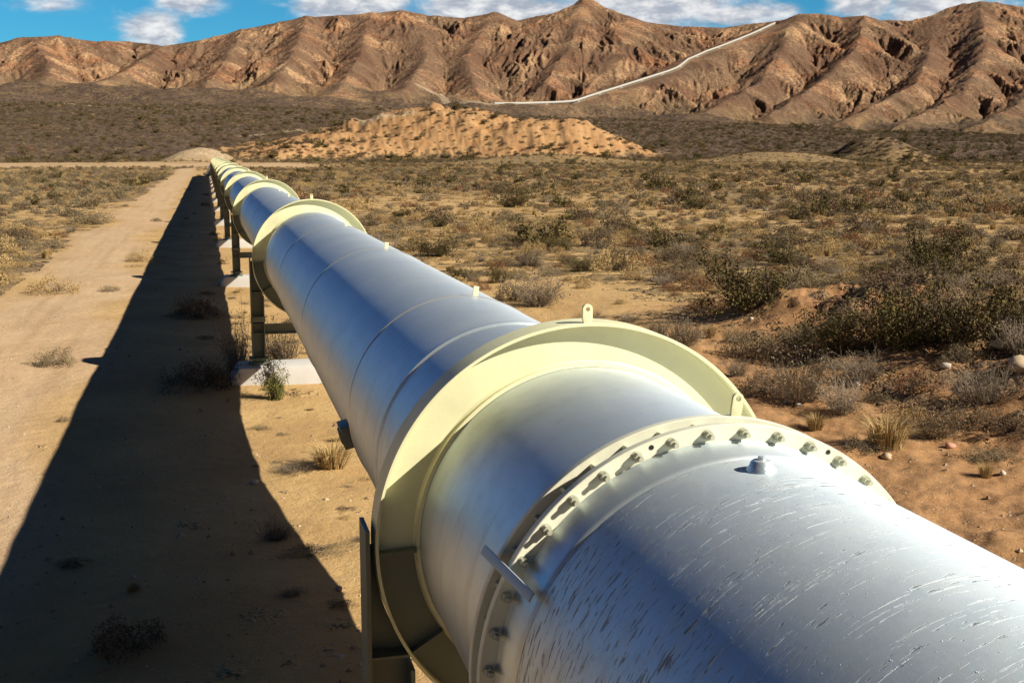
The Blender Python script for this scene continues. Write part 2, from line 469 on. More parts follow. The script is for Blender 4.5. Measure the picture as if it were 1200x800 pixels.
    h = t.math('ADD', h, t.math('MULTIPLY', t.math('MULTIPLY', vm, vs), 0.5))
    h = t.math('ADD', h, t.math('MULTIPLY', t.math('MULTIPLY', t.math('MAXIMUM', mt, fanm), m3), 5.0))
    t.put(bs.inputs['Normal'], t.bump(h, 1.0, 1.0))
    return m


def build_terrain():
    # rings by distance, spokes by bearing: fine where the view looks
    r = np.concatenate([np.linspace(0.3, 6, 24), np.arange(6.2, 26, 0.16), np.geomspace(26.2, 620, 330), np.linspace(625, 900, 90),
                        np.geomspace(906, 1500, 70), np.arange(1504, 2760, 5.0), np.geomspace(2770, 9000, 26)])
    a = np.radians(np.concatenate([np.linspace(-180, -22, 60)[:-1], np.linspace(-22, -11, 50)[:-1], np.linspace(-11, 40, 1020)[:-1],
                                   np.linspace(40, 54, 60)[:-1], np.linspace(54, 180, 50)[:-1]]))
    R_, A_ = np.meshgrid(r, a, indexing='ij')
    x = (CAM[0] + R_ * np.sin(A_)).ravel(); y = (CAM[1] + R_ * np.cos(A_)).ravel()
    z, mt, gold, pale, cut, bank = terrain(x, y)
    d = np.hypot(x - CAM[0], y); azd = az_of(x, y)
    nr, na = len(r), len(a)
    i = np.arange(nr - 1)[:, None]; j = np.arange(na)[None, :]; j2 = (j + 1) % na
    q = np.stack([i * na + j, i * na + j2, (i + 1) * na + j2, (i + 1) * na + j], -1).reshape(-1, 4)[:, ::-1]
    V = np.stack([x, y, z], 1)
    V = np.vstack([V, [[CAM[0], CAM[1], height1(CAM[0], CAM[1])]]])
    c = len(V) - 1
    tri = np.stack([np.full(na, c), (np.arange(na) + 1) % na, np.arange(na)], 1)
    me = mesh_np('ground', V, q, tri, [ground_material()], smooth=True)
    w = 2.2 * fbm(x / 9, y / 9, 3, 41)
    sand = np.clip(sstep(-9.2, -10.6, x + w * 0.0) * 0 + sstep(-5.2, -7.0, x + w) * sstep(-11.5 - 0.0, -9.0, x + 1.2 * w) * sstep(455, 420, y) + sstep(44, 36, y + 2 * w) * sstep(-4.5, -6.5, x + w), 0, 1)
    sand = np.maximum(sand, 0.85 * sstep(420, 470, d + 20 * w) * sstep(660, 600, d + 14 * w) * sstep(8, 3, azd) * np.clip(0.75 + 0.8 * fbm(x / 30, y / 30, 3, 8), 0, 1))
    red = sstep(2.0, 6.0, x + w) * sstep(44, 30, y + 3 * w) * (0.78 + 0.22 * bank)
    red = np.maximum(red, bank); track = sstep(2.5, 4.5, x + w * .5) * sstep(12.5, 10.5, x + w - 0.02 * y) * sstep(52, 44, y + w)
    veg = VEG(x, y, d, w, sand, track)
    fanm = np.clip(sstep(655, 720, d + 8 * w) * (1 - mt) * (1 - gold), 0, 1)
    pl = np.zeros_like(x)
    for pts, wd in PALE_LINES:
        for p, q_ in zip(pts[:-1], pts[1:]):
            dx, dy = q_[0] - p[0], q_[1] - p[1]
            tt = np.clip(((x - p[0]) * dx + (y - p[1]) * dy) / (dx * dx + dy * dy), 0, 1)
            dd = np.hypot(x - p[0] - tt * dx, y - p[1] - tt * dy)
            pl = np.maximum(pl, sstep(wd * 1.4, wd * 0.6, dd))
    pl = np.maximum(pl, pale)
    ext = lambda v: np.append(v, 0.0)
    for nm, ch in (('mask_a', (mt, gold, veg, fanm)), ('mask_b', (sand, red, cut, pl))):
        at = me.attributes.new(nm, 'FLOAT_COLOR', 'POINT')
        at.data.foreach_set('color', np.stack([ext(v) for v in ch], 1).astype(np.float32).ravel())
    o = link('ground', me); tag(o, kind='structure')
    return o


def VEG(x, y, d, w, sand, track):
    v = np.clip(0.86 + 0.8 * fbm(x / 34, y / 60, 4, 61), 0, 1)
    v = v * (1 - np.clip(sand * 1.1, 0, 1)) * (1 - 0.95 * track)
    v = np.where((x > -10.5) & (x < 4) & (y < 420), v * 0.25, v)
    v = np.where((x > 2) & (y < 22), v * 0.6, v)
    v = v * (1 - 0.85 * np.clip(mounds(x, y)[0] / 4.0, 0, 1))
    return np.clip(v, 0, 1)


# pale graded ground: the bench under the hillside pipe, and tracks across the slopes
PALE_LINES = [([p[:2] for p in HP], 5.0),
              ([on_ground(*p)[:2] for p in ((285, 160), (350, 152), (430, 143), (480, 133))], 4.0),
              ([on_ground(*p)[:2] for p in ((490, 100), (515, 110), (545, 121), (580, 122))], 6.0),
              ([on_ground(*p)[:2] for p in ((80, 121), (110, 125), (240, 129))], 5.0),
              ([on_ground(*p)[:2] for p in ((930, 200), (1000, 192), (1100, 196), (1195, 188))], 2.0)]
build_terrain()


def paint(name, col, rough=0.4, metal=0.0, dirt=0.25, dirt_col=(0.30, 0.22, 0.13)):
    m, t, bs = new_mat(name)
    pos = t.node('ShaderNodeTexCoord').outputs['Object']
    n = t.noise(pos, 2.2, 6, 0.65); f = t.noise(pos, 30, 4, 0.65)
    c = t.mix(t.math('MULTIPLY', t.ramp(n, 0.45, 0.75), dirt), C4(*col), C4(*dirt_col))
    c = t.mix(t.math('MULTIPLY', t.ramp(f, 0.62, 0.78), dirt * 0.9), c, C4(*[x * 0.55 for x in col]))
    t.put(bs.inputs['Base Color'], c); bs.inputs['Metallic'].default_value = metal
    t.put(bs.inputs['Roughness'], t.math('ADD', rough - 0.06, t.math('MULTIPLY', n, 0.14)))
    t.put(bs.inputs['Normal'], t.bump(t.math('ADD', t.math('MULTIPLY', f, 0.0015), t.math('MULTIPLY', n, 0.004)), 0.6, 1.0))
    return m


def pipe_paint(name, scratched):
    m, t, bs = new_mat(name)
    pos = t.node('ShaderNodeTexCoord').outputs['Object']
    sp = t.node('ShaderNodeSeparateXYZ', i_0=pos)
    th = t.math('MULTIPLY', t.math('ARCTAN2', sp.outputs[0], sp.outputs[2]), RP)
    cyl = t.node('ShaderNodeCombineXYZ', i_0=th, i_1=sp.outputs[1], i_2=0.0).outputs[0]
    big = t.noise(cyl, 0.9, 5, 0.6); mid = t.noise(cyl, 6.0, 5, 0.65); grain = t.noise(cyl, 90.0, 3, 0.6)
    c = t.mix(t.ramp(big, 0.35, 0.7), C4(0.60, 0.69, 0.73), C4(0.70, 0.77, 0.79))
    c = t.mix(t.math('MULTIPLY', t.ramp(mid, 0.5, 0.8), 0.4), c, C4(0.48, 0.48, 0.45))
    run = t.noise(t.node('ShaderNodeCombineXYZ', i_0=t.math('MULTIPLY', th, 0.8), i_1=t.math('MULTIPLY', sp.outputs[1], 7.0), i_2=1.0).outputs[0], 1.0, 5, 0.65)
    c = t.mix(t.math('MULTIPLY', t.math('MULTIPLY', t.ramp(run, 0.52, 0.72), t.ramp(t.math('ABSOLUTE', th), 0.3, 1.6)), 0.38), c, C4(0.36, 0.31, 0.25))
    dust = t.ramp(t.noise(pos, 14.0, 5, 0.7), 0.55, 0.8); c = t.mix(t.math('MULTIPLY', dust, 0.18), c, C4(0.52, 0.44, 0.34))
    rough = t.math('ADD', 0.40 if not scratched else 0.48, t.math('MULTIPLY', mid, 0.12))
    h = t.math('ADD', t.math('MULTIPLY', grain, 0.0005), t.math('MULTIPLY', big, 0.012))
    h = t.math('ADD', h, t.math('MULTIPLY', mid, 0.0009))
    metal = 0.70
    if scratched:
        k = t.math('ADD', th, t.math('MULTIPLY', sp.outputs[1], 0.35))      # streaks run round the pipe on a slight helix
        yy = t.math('SUBTRACT', sp.outputs[1], t.math('MULTIPLY', th, 0.18))
        st = t.node('ShaderNodeCombineXYZ', i_0=t.math('MULTIPLY', k, 3.2), i_1=t.math('MULTIPLY', yy, 84.0), i_2=0.0).outputs[0]
        band = t.noise(t.node('ShaderNodeCombineXYZ', i_0=t.math('MULTIPLY', k, 0.9), i_1=t.math('MULTIPLY', yy, 7.0), i_2=3.0).outputs[0], 1.0, 3, 0.6)
        s1 = t.noise(st, 1.0, 4, 0.66, 0.5)
        sc = t.ramp(t.math('ADD', s1, t.math('MULTIPLY', t.math('SUBTRACT', band, 0.5), 0.42)), 0.60, 0.71, True)
        sc = t.math('MULTIPLY', sc, t.ramp(t.noise(cyl, 24.0, 3, 0.6), 0.38, 0.54, True))
        st2 = t.node('ShaderNodeCombineXYZ', i_0=t.math('MULTIPLY', k, 9.0), i_1=t.math('MULTIPLY', yy, 48.0), i_2=7.0).outputs[0]
        s2 = t.ramp(t.math('ADD', t.math('ADD', t.noise(st2, 1.0, 3, 0.6, 0.3), t.math('MULTIPLY', t.ramp(th, -0.45, -1.1), 0.07)), t.math('MULTIPLY', t.math('SUBTRACT', band, 0.5), 0.3)), 0.635, 0.70, True)  # dark flecks, made denser towards the shaded left side
        blis = t.ramp(t.noise(cyl, 42.0, 2, 0.5), 0.70, 0.76, True)
        c = t.mix(t.math('MULTIPLY', sc, 0.5), c, C4(0.78, 0.80, 0.78))  # pale worn streaks; their sunlit glint is partly put into the colour
        c = t.mix(t.math('MULTIPLY', s2, 0.7), c, C4(0.12, 0.12, 0.12))  # unlit sides of the raised flakes, painted dark
        c = t.mix(t.math('MULTIPLY', blis, 0.5), c, C4(0.45, 0.45, 0.45))
        rough = t.math('ADD', rough, t.math('MULTIPLY', sc, 0.3))
        metal = t.math('SUBTRACT', 0.70, t.math('MULTIPLY', t.math('MAXIMUM', sc, s2), 0.45))
        h = t.math('ADD', h, t.math('MULTIPLY', sc, 0.0028)); h = t.math('ADD', h, t.math('MULTIPLY', blis, 0.003))
        h = t.math('SUBTRACT', h, t.math('MULTIPLY', s2, 0.003))
    t.put(bs.inputs['Base Color'], c); t.put(bs.inputs['Metallic'], metal); t.put(bs.inputs['Roughness'], rough)
    bs.inputs['Anisotropic'].default_value = 0.62       # brushed round the pipe: highlights stretch along it
    tg = t.node('ShaderNodeCombineXYZ', i_0=0.0, i_1=1.0, i_2=0.0); t.put(bs.inputs['Tangent'], tg.outputs[0])
    t.put(bs.inputs['Normal'], t.bump(h, 0.55, 1.0))
    return m


M_PIPE = pipe_paint('silver_pipe_paint', False)
M_PIPE_OLD = pipe_paint('worn_silver_pipe_paint', True)
M_CREAM = paint('pale_yellow_paint', (0.78, 0.76, 0.46), 0.5, 0.0, 0.2)
M_PALE = paint('pale_cream_paint', (0.77, 0.765, 0.58), 0.5, 0.0, 0.3)
M_LEG = paint('grey_green_steel_paint', (0.145, 0.165, 0.125), 0.5, 0.0, 0.3)
M_SEAM = paint('pale_seam_paint', (0.66, 0.68, 0.66), 0.35, 0.6, 0.12)
M_BOLT = paint('painted_bolt', (0.52, 0.53, 0.40), 0.5, 0.2, 0.3)
M_BLUE = paint('blue_grey_paint', (0.26, 0.36, 0.42), 0.45, 0.3, 0.2)
M_TIE = paint('pale_blue_grey_paint', (0.42, 0.50, 0.54), 0.45, 0.2, 0.2)
M_WHITE = paint('white_pipe_paint', (0.40, 0.385, 0.34), 0.6, 0.0, 0.2)
M_CONC = paint('pale_concrete', (0.60, 0.58, 0.54), 0.9, 0.0, 0.28, (0.42, 0.34, 0.24))
M_DARK, _t, _b = new_mat('hole_darkness'); _b.inputs['Base Color'].default_value = C4(0.01, 0.01, 0.01)


# ------------------------------------------------------------------ mesh builders
def lathe(prof, n=192, a0=0.0, a1=2 * PI, closed_prof=True):
    """profile [(y, r)] turned about the Y axis; angle 0 is up, positive towards +X"""
    full = abs(a1 - a0 - 2 * PI) < 1e-6
    m = n if full else n + 1
    A = a0 + (a1 - a0) * np.arange(m) / n
    P = np.array(prof, float)
    V = np.stack([np.outer(np.sin(A), P[:, 1]), np.outer(np.ones(m), P[:, 0]), np.outer(np.cos(A), P[:, 1])], -1).reshape(-1, 3)
    k = len(prof); F_ = []
    for i in range(n):
        i2 = (i + 1) % m
        for j in range(k if closed_prof else k - 1):
            j2 = (j + 1) % k
            F_.append((i * k + j, i2 * k + j, i2 * k + j2, i * k + j2))
    return V, F_


class MB:
    """collects shapes into one mesh"""
    def __init__(self): self.v = []; self.f = []
    def add(self, V, F_):
        b = len(self.v); self.v += [tuple(p) for p in V]; self.f += [tuple(i + b for i in f) for f in F_]; return self
    def lathe(self, *a, **k): return self.add(*lathe(*a, **k))
    def box(self, x0, x1, y0, y1, z0, z1):
        V = [(x, y, z) for x in (x0, x1) for y in (y0, y1) for z in (z0, z1)]
        return self.add(V, [(0, 1, 3, 2), (4, 6, 7, 5), (0, 4, 5, 1), (2, 3, 7, 6), (0, 2, 6, 4), (1, 5, 7, 3)])
    def prism(self, pts, y0, y1):
        """outline in the XZ plane, given thickness along Y"""
        n = len(pts)
        V = [(x, y0, z) for x, z in pts] + [(x, y1, z) for x, z in pts]
        return self.add(V, [tuple(range(n)), tuple(range(2 * n - 1, n - 1, -1))] + [(i, i + n, (i + 1) % n + n, (i + 1) % n) for i in range(n)])
    def build(self, name, mat, parent=None, bevel=0.0, smooth=True, ang=32):
        bm = bmesh.new(); vs = [bm.verts.new(p) for p in self.v]
        for f in self.f:
            try: bm.faces.new([vs[i] for i in f])
            except ValueError: pass
        bmesh.ops.recalc_face_normals(bm, faces=bm.faces)
        if bevel > 0:
            es = [e for e in bm.edges if len(e.link_faces) == 2 and e.calc_face_angle(0) > math.radians(50)]
            bmesh.ops.bevel(bm, geom=es, offset=bevel, segments=2, profile=0.6, affect='EDGES', clamp_overlap=True)
        me = bpy.data.meshes.new(name); bm.to_mesh(me); bm.free()
        me.materials.append(mat)
        if smooth:
            me.polygons.foreach_set('use_smooth', np.ones(len(me.polygons), bool)); me.set_sharp_from_angle(angle=math.radians(ang))
        return link(name, me, parent)


def holed_plate(mb, w, h, hole_z, hole_r, y0, y1, x=0.0, z=0.0, n=24):
    """upright tab with a rounded top and a round hole, facing along Y"""
    inner = [(x + hole_r * math.sin(2 * PI * i / n), z + hole_z + hole_r * math.cos(2 * PI * i / n)) for i in range(n)]
    outer = []
    for i in range(n):
        a = 2 * PI * i / n; sx, cz = math.sin(a), math.cos(a)
        if cz >= 0: outer.append((x + w / 2 * sx, z + hole_z + w / 2 * cz))
        else:
            k = min((w / 2) / max(abs(sx), 1e-6), hole_z / abs(cz)); outer.append((x + k * sx, z + hole_z + k * cz))
    V = [(p[0], y0, p[1]) for p in inner + outer] + [(p[0], y1, p[1]) for p in inner + outer]
    F_ = []
    for i in range(n):
        j = (i + 1) % n
        F_ += [(i, j, n + j, n + i), (2 * n + i, 3 * n + i, 3 * n + j, 2 * n + j), (i, 2 * n + i, 2 * n + j, j), (n + i, n + j, 3 * n + j, 3 * n + i)]
    mb.add(V, F_)
    return mb


def copy_tree(o, parent=None):
    c = o.copy(); COL.objects.link(c); c.parent = parent
    for ch in list(o.children): copy_tree(ch, c)
    return c


# ------------------------------------------------------------------ the pipeline
pipe = empty('pipeline', (0, 0, AX), 'large silver painted steel pipeline with a bolted flange, running off across the desert', 'pipeline')


def shell(y0, y1, mat, r0=RP, r1=RP, step=1.4, label=None):
    n = max(1, int((y1 - y0) / step)); prof = [(y0 + (y1 - y0) * i / n, r0 + (r1 - r0) * i / n) for i in range(n + 1)]
    o = MB().lathe(prof, 160, closed_prof=False).build('pipe_shell', mat, pipe, ang=60)
    if label: o['label'] = label
    return o


FL = 3.68 * U                                     # front face of the bolted flange
shell(-34, FL, M_PIPE_OLD, label='weathered pipe length with paint streaks and blisters running round it')
shell(FL, Y0 + 0.2, M_PIPE)
for k in range(NR - 1):
    shell(Y0 + k * DY + 0.2, Y0 + (k + 1) * DY + 0.2, M_PIPE, step=2.8)
END = Y0 + (NR - 1) * DY + 0.2
# last length turns left and dives under the sand
P0 = Vector((0, END, 0)); bend = []
ang_ = 0.0; p = P0.copy(); dz = 0.0
for i in range(16):
    bend.append(p.copy()); ang_ = min(ang_ + 0.03, 0.10); dz = min(dz + 0.045, 0.30)
    p = p + Vector((-math.sin(ang_), math.cos(ang_), -dz)) * 3.0
V = []; F_ = []; n = 48
for i, q in enumerate(bend):
    d_ = (bend[min(i + 1, 15)] - bend[max(i - 1, 0)]).normalized(); rt = d_.cross(Vector((0, 0, 1))).normalized(); up = rt.cross(d_)
    for j in range(n):
        a = 2 * PI * j / n; V.append(tuple(q + (rt * math.sin(a) + up * math.cos(a)) * RP))
for i in range(15):
    for j in range(n): F_.append((i * n + j, i * n + (j + 1) % n, (i + 1) * n + (j + 1) % n, (i + 1) * n + j))
MB().add(V, F_).build('pipe_shell', M_PIPE, pipe, ang=60)['label'] = 'far end of the pipe bending left into the ground'

# bolted flange pair
FR = 0.862 * U
for y0, y1, lab in ((FL, FL + 0.055, None), (FL + 0.20, FL + 0.25, None)):
    pass
fl_front = MB().lathe([(FL, RP + 0.004), (FL, FR - 0.004), (FL + 0.004, FR), (FL + 0.051, FR), (FL + 0.055, FR - 0.004), (FL + 0.055, RP + 0.004)], 192).build('flange', M_PALE, pipe, ang=28)
fl_rear = MB().lathe([(FL + 0.19, RP + 0.004), (FL + 0.19, FR - 0.004), (FL + 0.194, FR), (FL + 0.236, FR), (FL + 0.24, FR - 0.004), (FL + 0.24, RP + 0.004)], 192).build('flange', M_PALE, pipe, ang=28)
MB().lathe([(FL + 0.056, RP + 0.002), (FL + 0.056, RP + 0.035), (FL + 0.189, RP + 0.035), (FL + 0.189, RP + 0.002)], 160).build('gasket_ring', M_BLUE, pipe)
bm_ = MB()
V, F_ = lathe([(-0.072, 0.0), (-0.072, 0.013), (0.285, 0.013), (0.285, 0.0)], 12, closed_prof=False); bm_.add(V, F_)
for ya, yb, rr in ((-0.042, -0.008, 0.024), (-0.008, -0.001, 0.028), (0.241, 0.248, 0.028), (0.248, 0.272, 0.024)):
    V, F_ = lathe([(ya, 0.0), (ya, rr), (yb, rr), (yb, 0.0)], 6 if rr < 0.026 else 16, closed_prof=False); bm_.add(V, F_)
bolt0 = bm_.build('bolt', M_BOLT, fl_front, ang=25)
RB = (RP + 0.024 + FR) / 2
for k in range(40):
    b_ = bolt0 if k == 0 else bolt0.copy()
    if k: COL.objects.link(b_); b_.parent = fl_front
    a = math.radians(-40.2 + 9.0 * k)
    b_.location = (RB * math.sin(a), FL, RB * math.cos(a)); b_.rotation_euler = (0, random.uniform(0, 1), 0)
for ad in (-18.2, 28.2, 62.5):  # flat black discs paint the darkness inside unbolted holes
    a = math.radians(ad); V, F_ = lathe([(FL - 0.003, 0.0), (FL - 0.003, 0.013), (FL - 0.0005, 0.013), (FL - 0.0005, 0.0)], 14, closed_prof=False)
    V = V + np.array([(RB + 0.012) * math.sin(a), 0, (RB + 0.012) * math.cos(a)]); MB().add(V, F_).build('bolt_hole_dark_disc', M_DARK, fl_front)
lug = holed_plate(MB(), 0.062, 0.12, 0.105, 0.014, FL + 0.20, FL + 0.218, 0, 0).build('lifting_lug', M_CREAM, fl_rear, 0.002)
a = math.radians(7.0); lug.location = ((FR - 0.01) * math.sin(a), 0, (FR - 0.01) * math.cos(a)); lug.rotation_euler = (0, a, 0)
# flat bar bridging the two flanges
bb = MB().box(-0.026, 0.026, FL - 0.31, FL + 0.27, 0.0, 0.012); bb.v = [(x, y, z + 0.062 - 0.115 * (FL + 0.27 - y) / 0.58) for x, y, z in bb.v]
bar = bb.build('tie_bar', M_TIE, pipe, 0.003)
a = math.radians(-62); bar.location = ((FR + 0.004) * math.sin(a), 0, (FR + 0.004) * math.cos(a)); bar.rotation_euler = (0, a, 0)
# raised sleeve edge in front of the flange, and its step
MB().lathe([(FL - 0.28, RP + 0.001), (FL - 0.272, RP + 0.010), (FL - 0.25, RP + 0.017), (FL - 0.03, RP + 0.019), (FL - 0.003, RP + 0.030), (FL - 0.003, RP + 0.001)], 192).build('sleeve', M_PIPE, pipe, ang=40)
MB().lathe([(FL + 0.243, RP + 0.001), (FL + 0.243, RP + 0.03), (FL + 0.262, RP + 0.012), (FL + 0.32, RP + 0.004), (FL + 0.33, RP + 0.001)], 192).build('weld_bead', M_PIPE, pipe, ang=40)
# plugged nipple on top
nm = MB().lathe([(-0.01, 0.0), (-0.01, 0.078), (0.012, 0.074), (0.03, 0.062), (0.05, 0.056), (0.062, 0.046), (0.067, 0.022), (0.084, 0.020), (0.086, 0.016), (0.086, 0.0)], 24, closed_prof=False)
nm.v = [(x, z, y) for x, y, z in nm.v]
nip = nm.build('plugged_nipple', M_PIPE, pipe, ang=35); nip.scale = (0.95, 0.95, 0.8)
a = math.radians(-1.0); nip.location = (RP * math.sin(a), 3.36 * U, RP * math.cos(a)); nip.rotation_euler = (0, a, 0)


# seams of each span
def seam(y, w=0.055, h=0.012, top=True, mat=M_SEAM):
    o = MB().lathe([(y - w / 2, RP + 0.001), (y - w / 3, RP + h * 0.8), (y, RP + h), (y + w / 3, RP + h * 0.8), (y + w / 2, RP + 0.001)], 160, closed_prof=False).build('weld_seam', mat, pipe, ang=60)
    if top:
        l = MB().box(-0.03, 0.03, y + 0.02, y + 0.034, -0.01, 0.11).build('seam_tab', M_CREAM, o, 0.003)
        a = math.radians(random.uniform(5, 12)); l.location = (RP * math.sin(a), 0, RP * math.cos(a)); l.rotation_euler = (0, a, 0)
    return o


for k in range(-1, NR - 1):
    b = Y0 + k * DY
    if k >= 0:
        e = 1.45 * U
        MB().lathe([(b + 0.12, RP + 0.002), (b + 0.12, RP + 0.014), (b + e - 0.06, RP + 0.014), (b + e - 0.05, RP + 0.034), (b + e, RP + 0.036), (b + e + 0.012, RP + 0.030), (b + e + 0.012, RP + 0.002)], 160, closed_prof=False).build('sleeve', M_PIPE, pipe, ang=40)
        seam(b + 2.9 * U); seam(b + 7.1 * U)
        if k < 4: seam(b + 11.2 * U)
    if k == 0:
        y = b + 2.9 * U
        dm = MB().box(-0.12, 0.12, y + 0.03, y + 0.40, -0.02, 0.10).build('drain_box', M_LEG, pipe, 0.012)
        a = math.radians(-103); dm.location = (RP * math.sin(a), 0, RP * math.cos(a)); dm.rotation_euler = (0, a, 0)
        MB().box(-0.06, 0.06, y + 0.08, y + 0.35, 0.101, 0.115).build('cover', M_LEG, dm, 0.004)


# ------------------------------------------------------------------ ring supports: yellow collar on two steel legs
def make_support(label):
    root = empty('ring_support', (0, Y0, 0), label, 'pipe support', 'yellow collar supports along the pipeline')
    wf, wb, th = 0.0, 0.255, 0.022
    WY = 0.105                                      # web plate behind the front edge of the rim
    def P(name, mb, mat, par=root, bevel=0.0, ang=32):
        mb.v = [(x, y, z + AX) for x, y, z in mb.v]
        return mb.build(name, mat, par, bevel, True, ang)
    web = P('web_plate', MB().lathe([(WY, RP + 0.003), (WY, U - th - 0.001), (WY + 0.03, U - th - 0.001), (WY + 0.03, RP + 0.003)], 192), M_CREAM)
    P('collar_fillet', MB().lathe([(WY - 0.055, RP + 0.003), (WY - 0.05, RP + 0.028), (WY - 0.012, RP + 0.030), (WY - 0.001, RP + 0.045), (WY - 0.001, RP + 0.003)], 192), M_CREAM, web, ang=50)
    pr = [(WY - 0.014, RP + 0.047), (WY - 0.014, U - th - 0.0015), (WY - 0.0025, U - th - 0.0015), (WY - 0.0025, RP + 0.047)]
    P('saddle_plate', MB().lathe(pr, 96, math.radians(92.6), math.radians(267.4)), M_LEG, web)
    for ad in (92, 122, 150, 180, 210, 238, 268):
        a = math.radians(ad); c, s = math.cos(a), math.sin(a)
        p = lambda r_, t_: (r_ * s + t_ * c, r_ * c - t_ * s)
        st = MB(); st.prism([p(RP + 0.035, -0.009), p(U - th - 0.002, -0.009), p(U - th - 0.002, 0.009), p(RP + 0.035, 0.009)], 0.012, WY - 0.0145)
        st.prism([p(RP + 0.006, -0.009), p(U - th - 0.002, -0.009), p(U - th - 0.002, 0.009), p(RP + 0.006, 0.009)], WY + 0.031, wb - 0.012)
        P('stiffener', st, M_LEG, web)
    rim = P('rim', MB().lathe([(wf, U - th), (wf, U - 0.003), (wf + 0.003, U), (wb - 0.003, U), (wb, U - 0.003), (wb, U - th)], 224), M_CREAM, ang=28)
    lg = holed_plate(MB(), 0.072, 0.13, 0.10, 0.015, 0.006, 0.03, 0, U - 0.004)
    P('lifting_lug', lg, M_CREAM, rim, 0.002)
    zb = -1.63 * U
    for s in (-1, 1):
        xo, xi = 1.045 * U, 0.845 * U
        mb = MB()
        def bx(xa, xb, *r): mb.box(min(s * xa, s * xb), max(s * xa, s * xb), *r)
        bx(xo - 0.03, xo, 0.0, 0.34, zb, 0.085 * U)                                  # outer flange
        # inner flange stops under the collar
        bx(xi - 0.03, xi, 0.0, 0.34, zb, -0.60 * U)
        # web cut to the curve of the rim
        rr = U + 0.003; pts = [(xo - 0.031, zb), (xi + 0.001, zb)]
        z1 = -math.sqrt(rr * rr - (xi + 0.001) ** 2)
        for i in range(13):
            z_ = z1 + (-0.02 - z1) * i / 12.0; x_ = math.sqrt(max(rr * rr - z_ * z_, 0)); 
            if x_ < xo - 0.034: pts.append((x_, z_))
        pts.append((xo - 0.031, pts[-1][1] + 0.002))
        mb.prism([(s * x_, z_) for x_, z_ in pts], 0.16, 0.182)
        leg = P('leg', mb, M_LEG, root, 0.0)
        for zc in (-0.53 * U, -1.06 * U, -1.22 * U):
            xa, xb = s * (xi + 0.002), s * (xo - 0.032); hb = MB(); hb.box(min(xa, xb), max(xa, xb), 0.012, 0.158, zc - 0.008, zc + 0.008); hb.box(min(xa, xb), max(xa, xb), 0.184, 0.33, zc - 0.008, zc + 0.008)
            P('stiffener', hb, M_LEG, leg)
        sp_ = MB()
        for zc in (-0.98 * U,):
            xa, xb = s * (xi - 0.045), s * (xo + 0.015); sp_.box(min(xa, xb), max(xa, xb), -0.012, -0.002, zc - 0.07, zc + 0.07)
        P('splice_plate', sp_, M_LEG, leg, 0.003)
        bp = MB(); xa, xb = s * (xi - 0.10), s * (xo + 0.08)
        bp.box(min(xa, xb), max(xa, xb), -0.06, 0.40, zb - 0.035, zb - 0.002)
        P('base_plate', bp, M_LEG, leg, 0.004)
        rk = MB(); xa, xb = s * (xi - 0.02), s * (xo + 0.0)
        rk.box(min(xa, xb), max(xa, xb), 0.06, 0.28, zb - 0.12, zb - 0.036); xa, xb = s * (xi - 0.12), s * (xo + 0.10)
        rk.box(min(xa, xb), max(xa, xb), -0.02, 0.36, zb - 0.17, zb - 0.121)
        P('rocker_shoe', rk, M_LEG, leg, 0.004)
    zc = -1.16 * U; x1 = 0.845 * U - 0.032; cb = MB()
    cb.box(-x1, x1, 0.06, 0.28, zc + 0.105, zc + 0.12); cb.box(-x1, x1, 0.06, 0.28, zc - 0.12, zc - 0.105); cb.box(-x1, x1, 0.163, 0.179, zc - 0.1045, zc + 0.1045)
    P('cross_beam', cb, M_LEG, root)
    return root


def make_pier(label):
    root = None
    w, d0, d1, zt = 1.40 * U, -0.42, 0.76, AX - 1.765 * U - 0.0 - 0.03
    zt = AX - 1.63 * U - 0.172
    pts = [(-w, -0.9), (-w, zt - 0.30), (-w + 0.20, zt), (w - 0.20, zt), (w, zt - 0.30), (w, -0.9)]
    mb = MB().prism(pts, d0, d1)
    o = mb.build('concrete_pier', M_CONC, None, 0.02)
    return tag(o, label, 'pier', 'concrete piers under the pipeline')


NTH = ['second', 'third', 'fourth', 'fifth', 'sixth', 'seventh', 'eighth', 'ninth', 'tenth', 'eleventh', 'twelfth', 'thirteenth']
sup = make_support('largest pale yellow collar with grey steel legs, right behind the bolted flange')
pier = make_pier('concrete pier under the largest yellow collar, just behind the bolted flange')
pier.location = (0, Y0, 0)
for k in range(1, NR):
    s_ = copy_tree(sup); s_.location.y = Y0 + k * DY
    s_['label'] = f'{NTH[k-1]} yellow collar on steel legs along the pipe, counted from the bolted flange'
    p_ = pier.copy(); COL.objects.link(p_); p_.location = (0, Y0 + k * DY, random.uniform(-.03, .0))
    p_['label'] = f'pale concrete block under the {NTH[k-1]} yellow collar from the bolted flange'

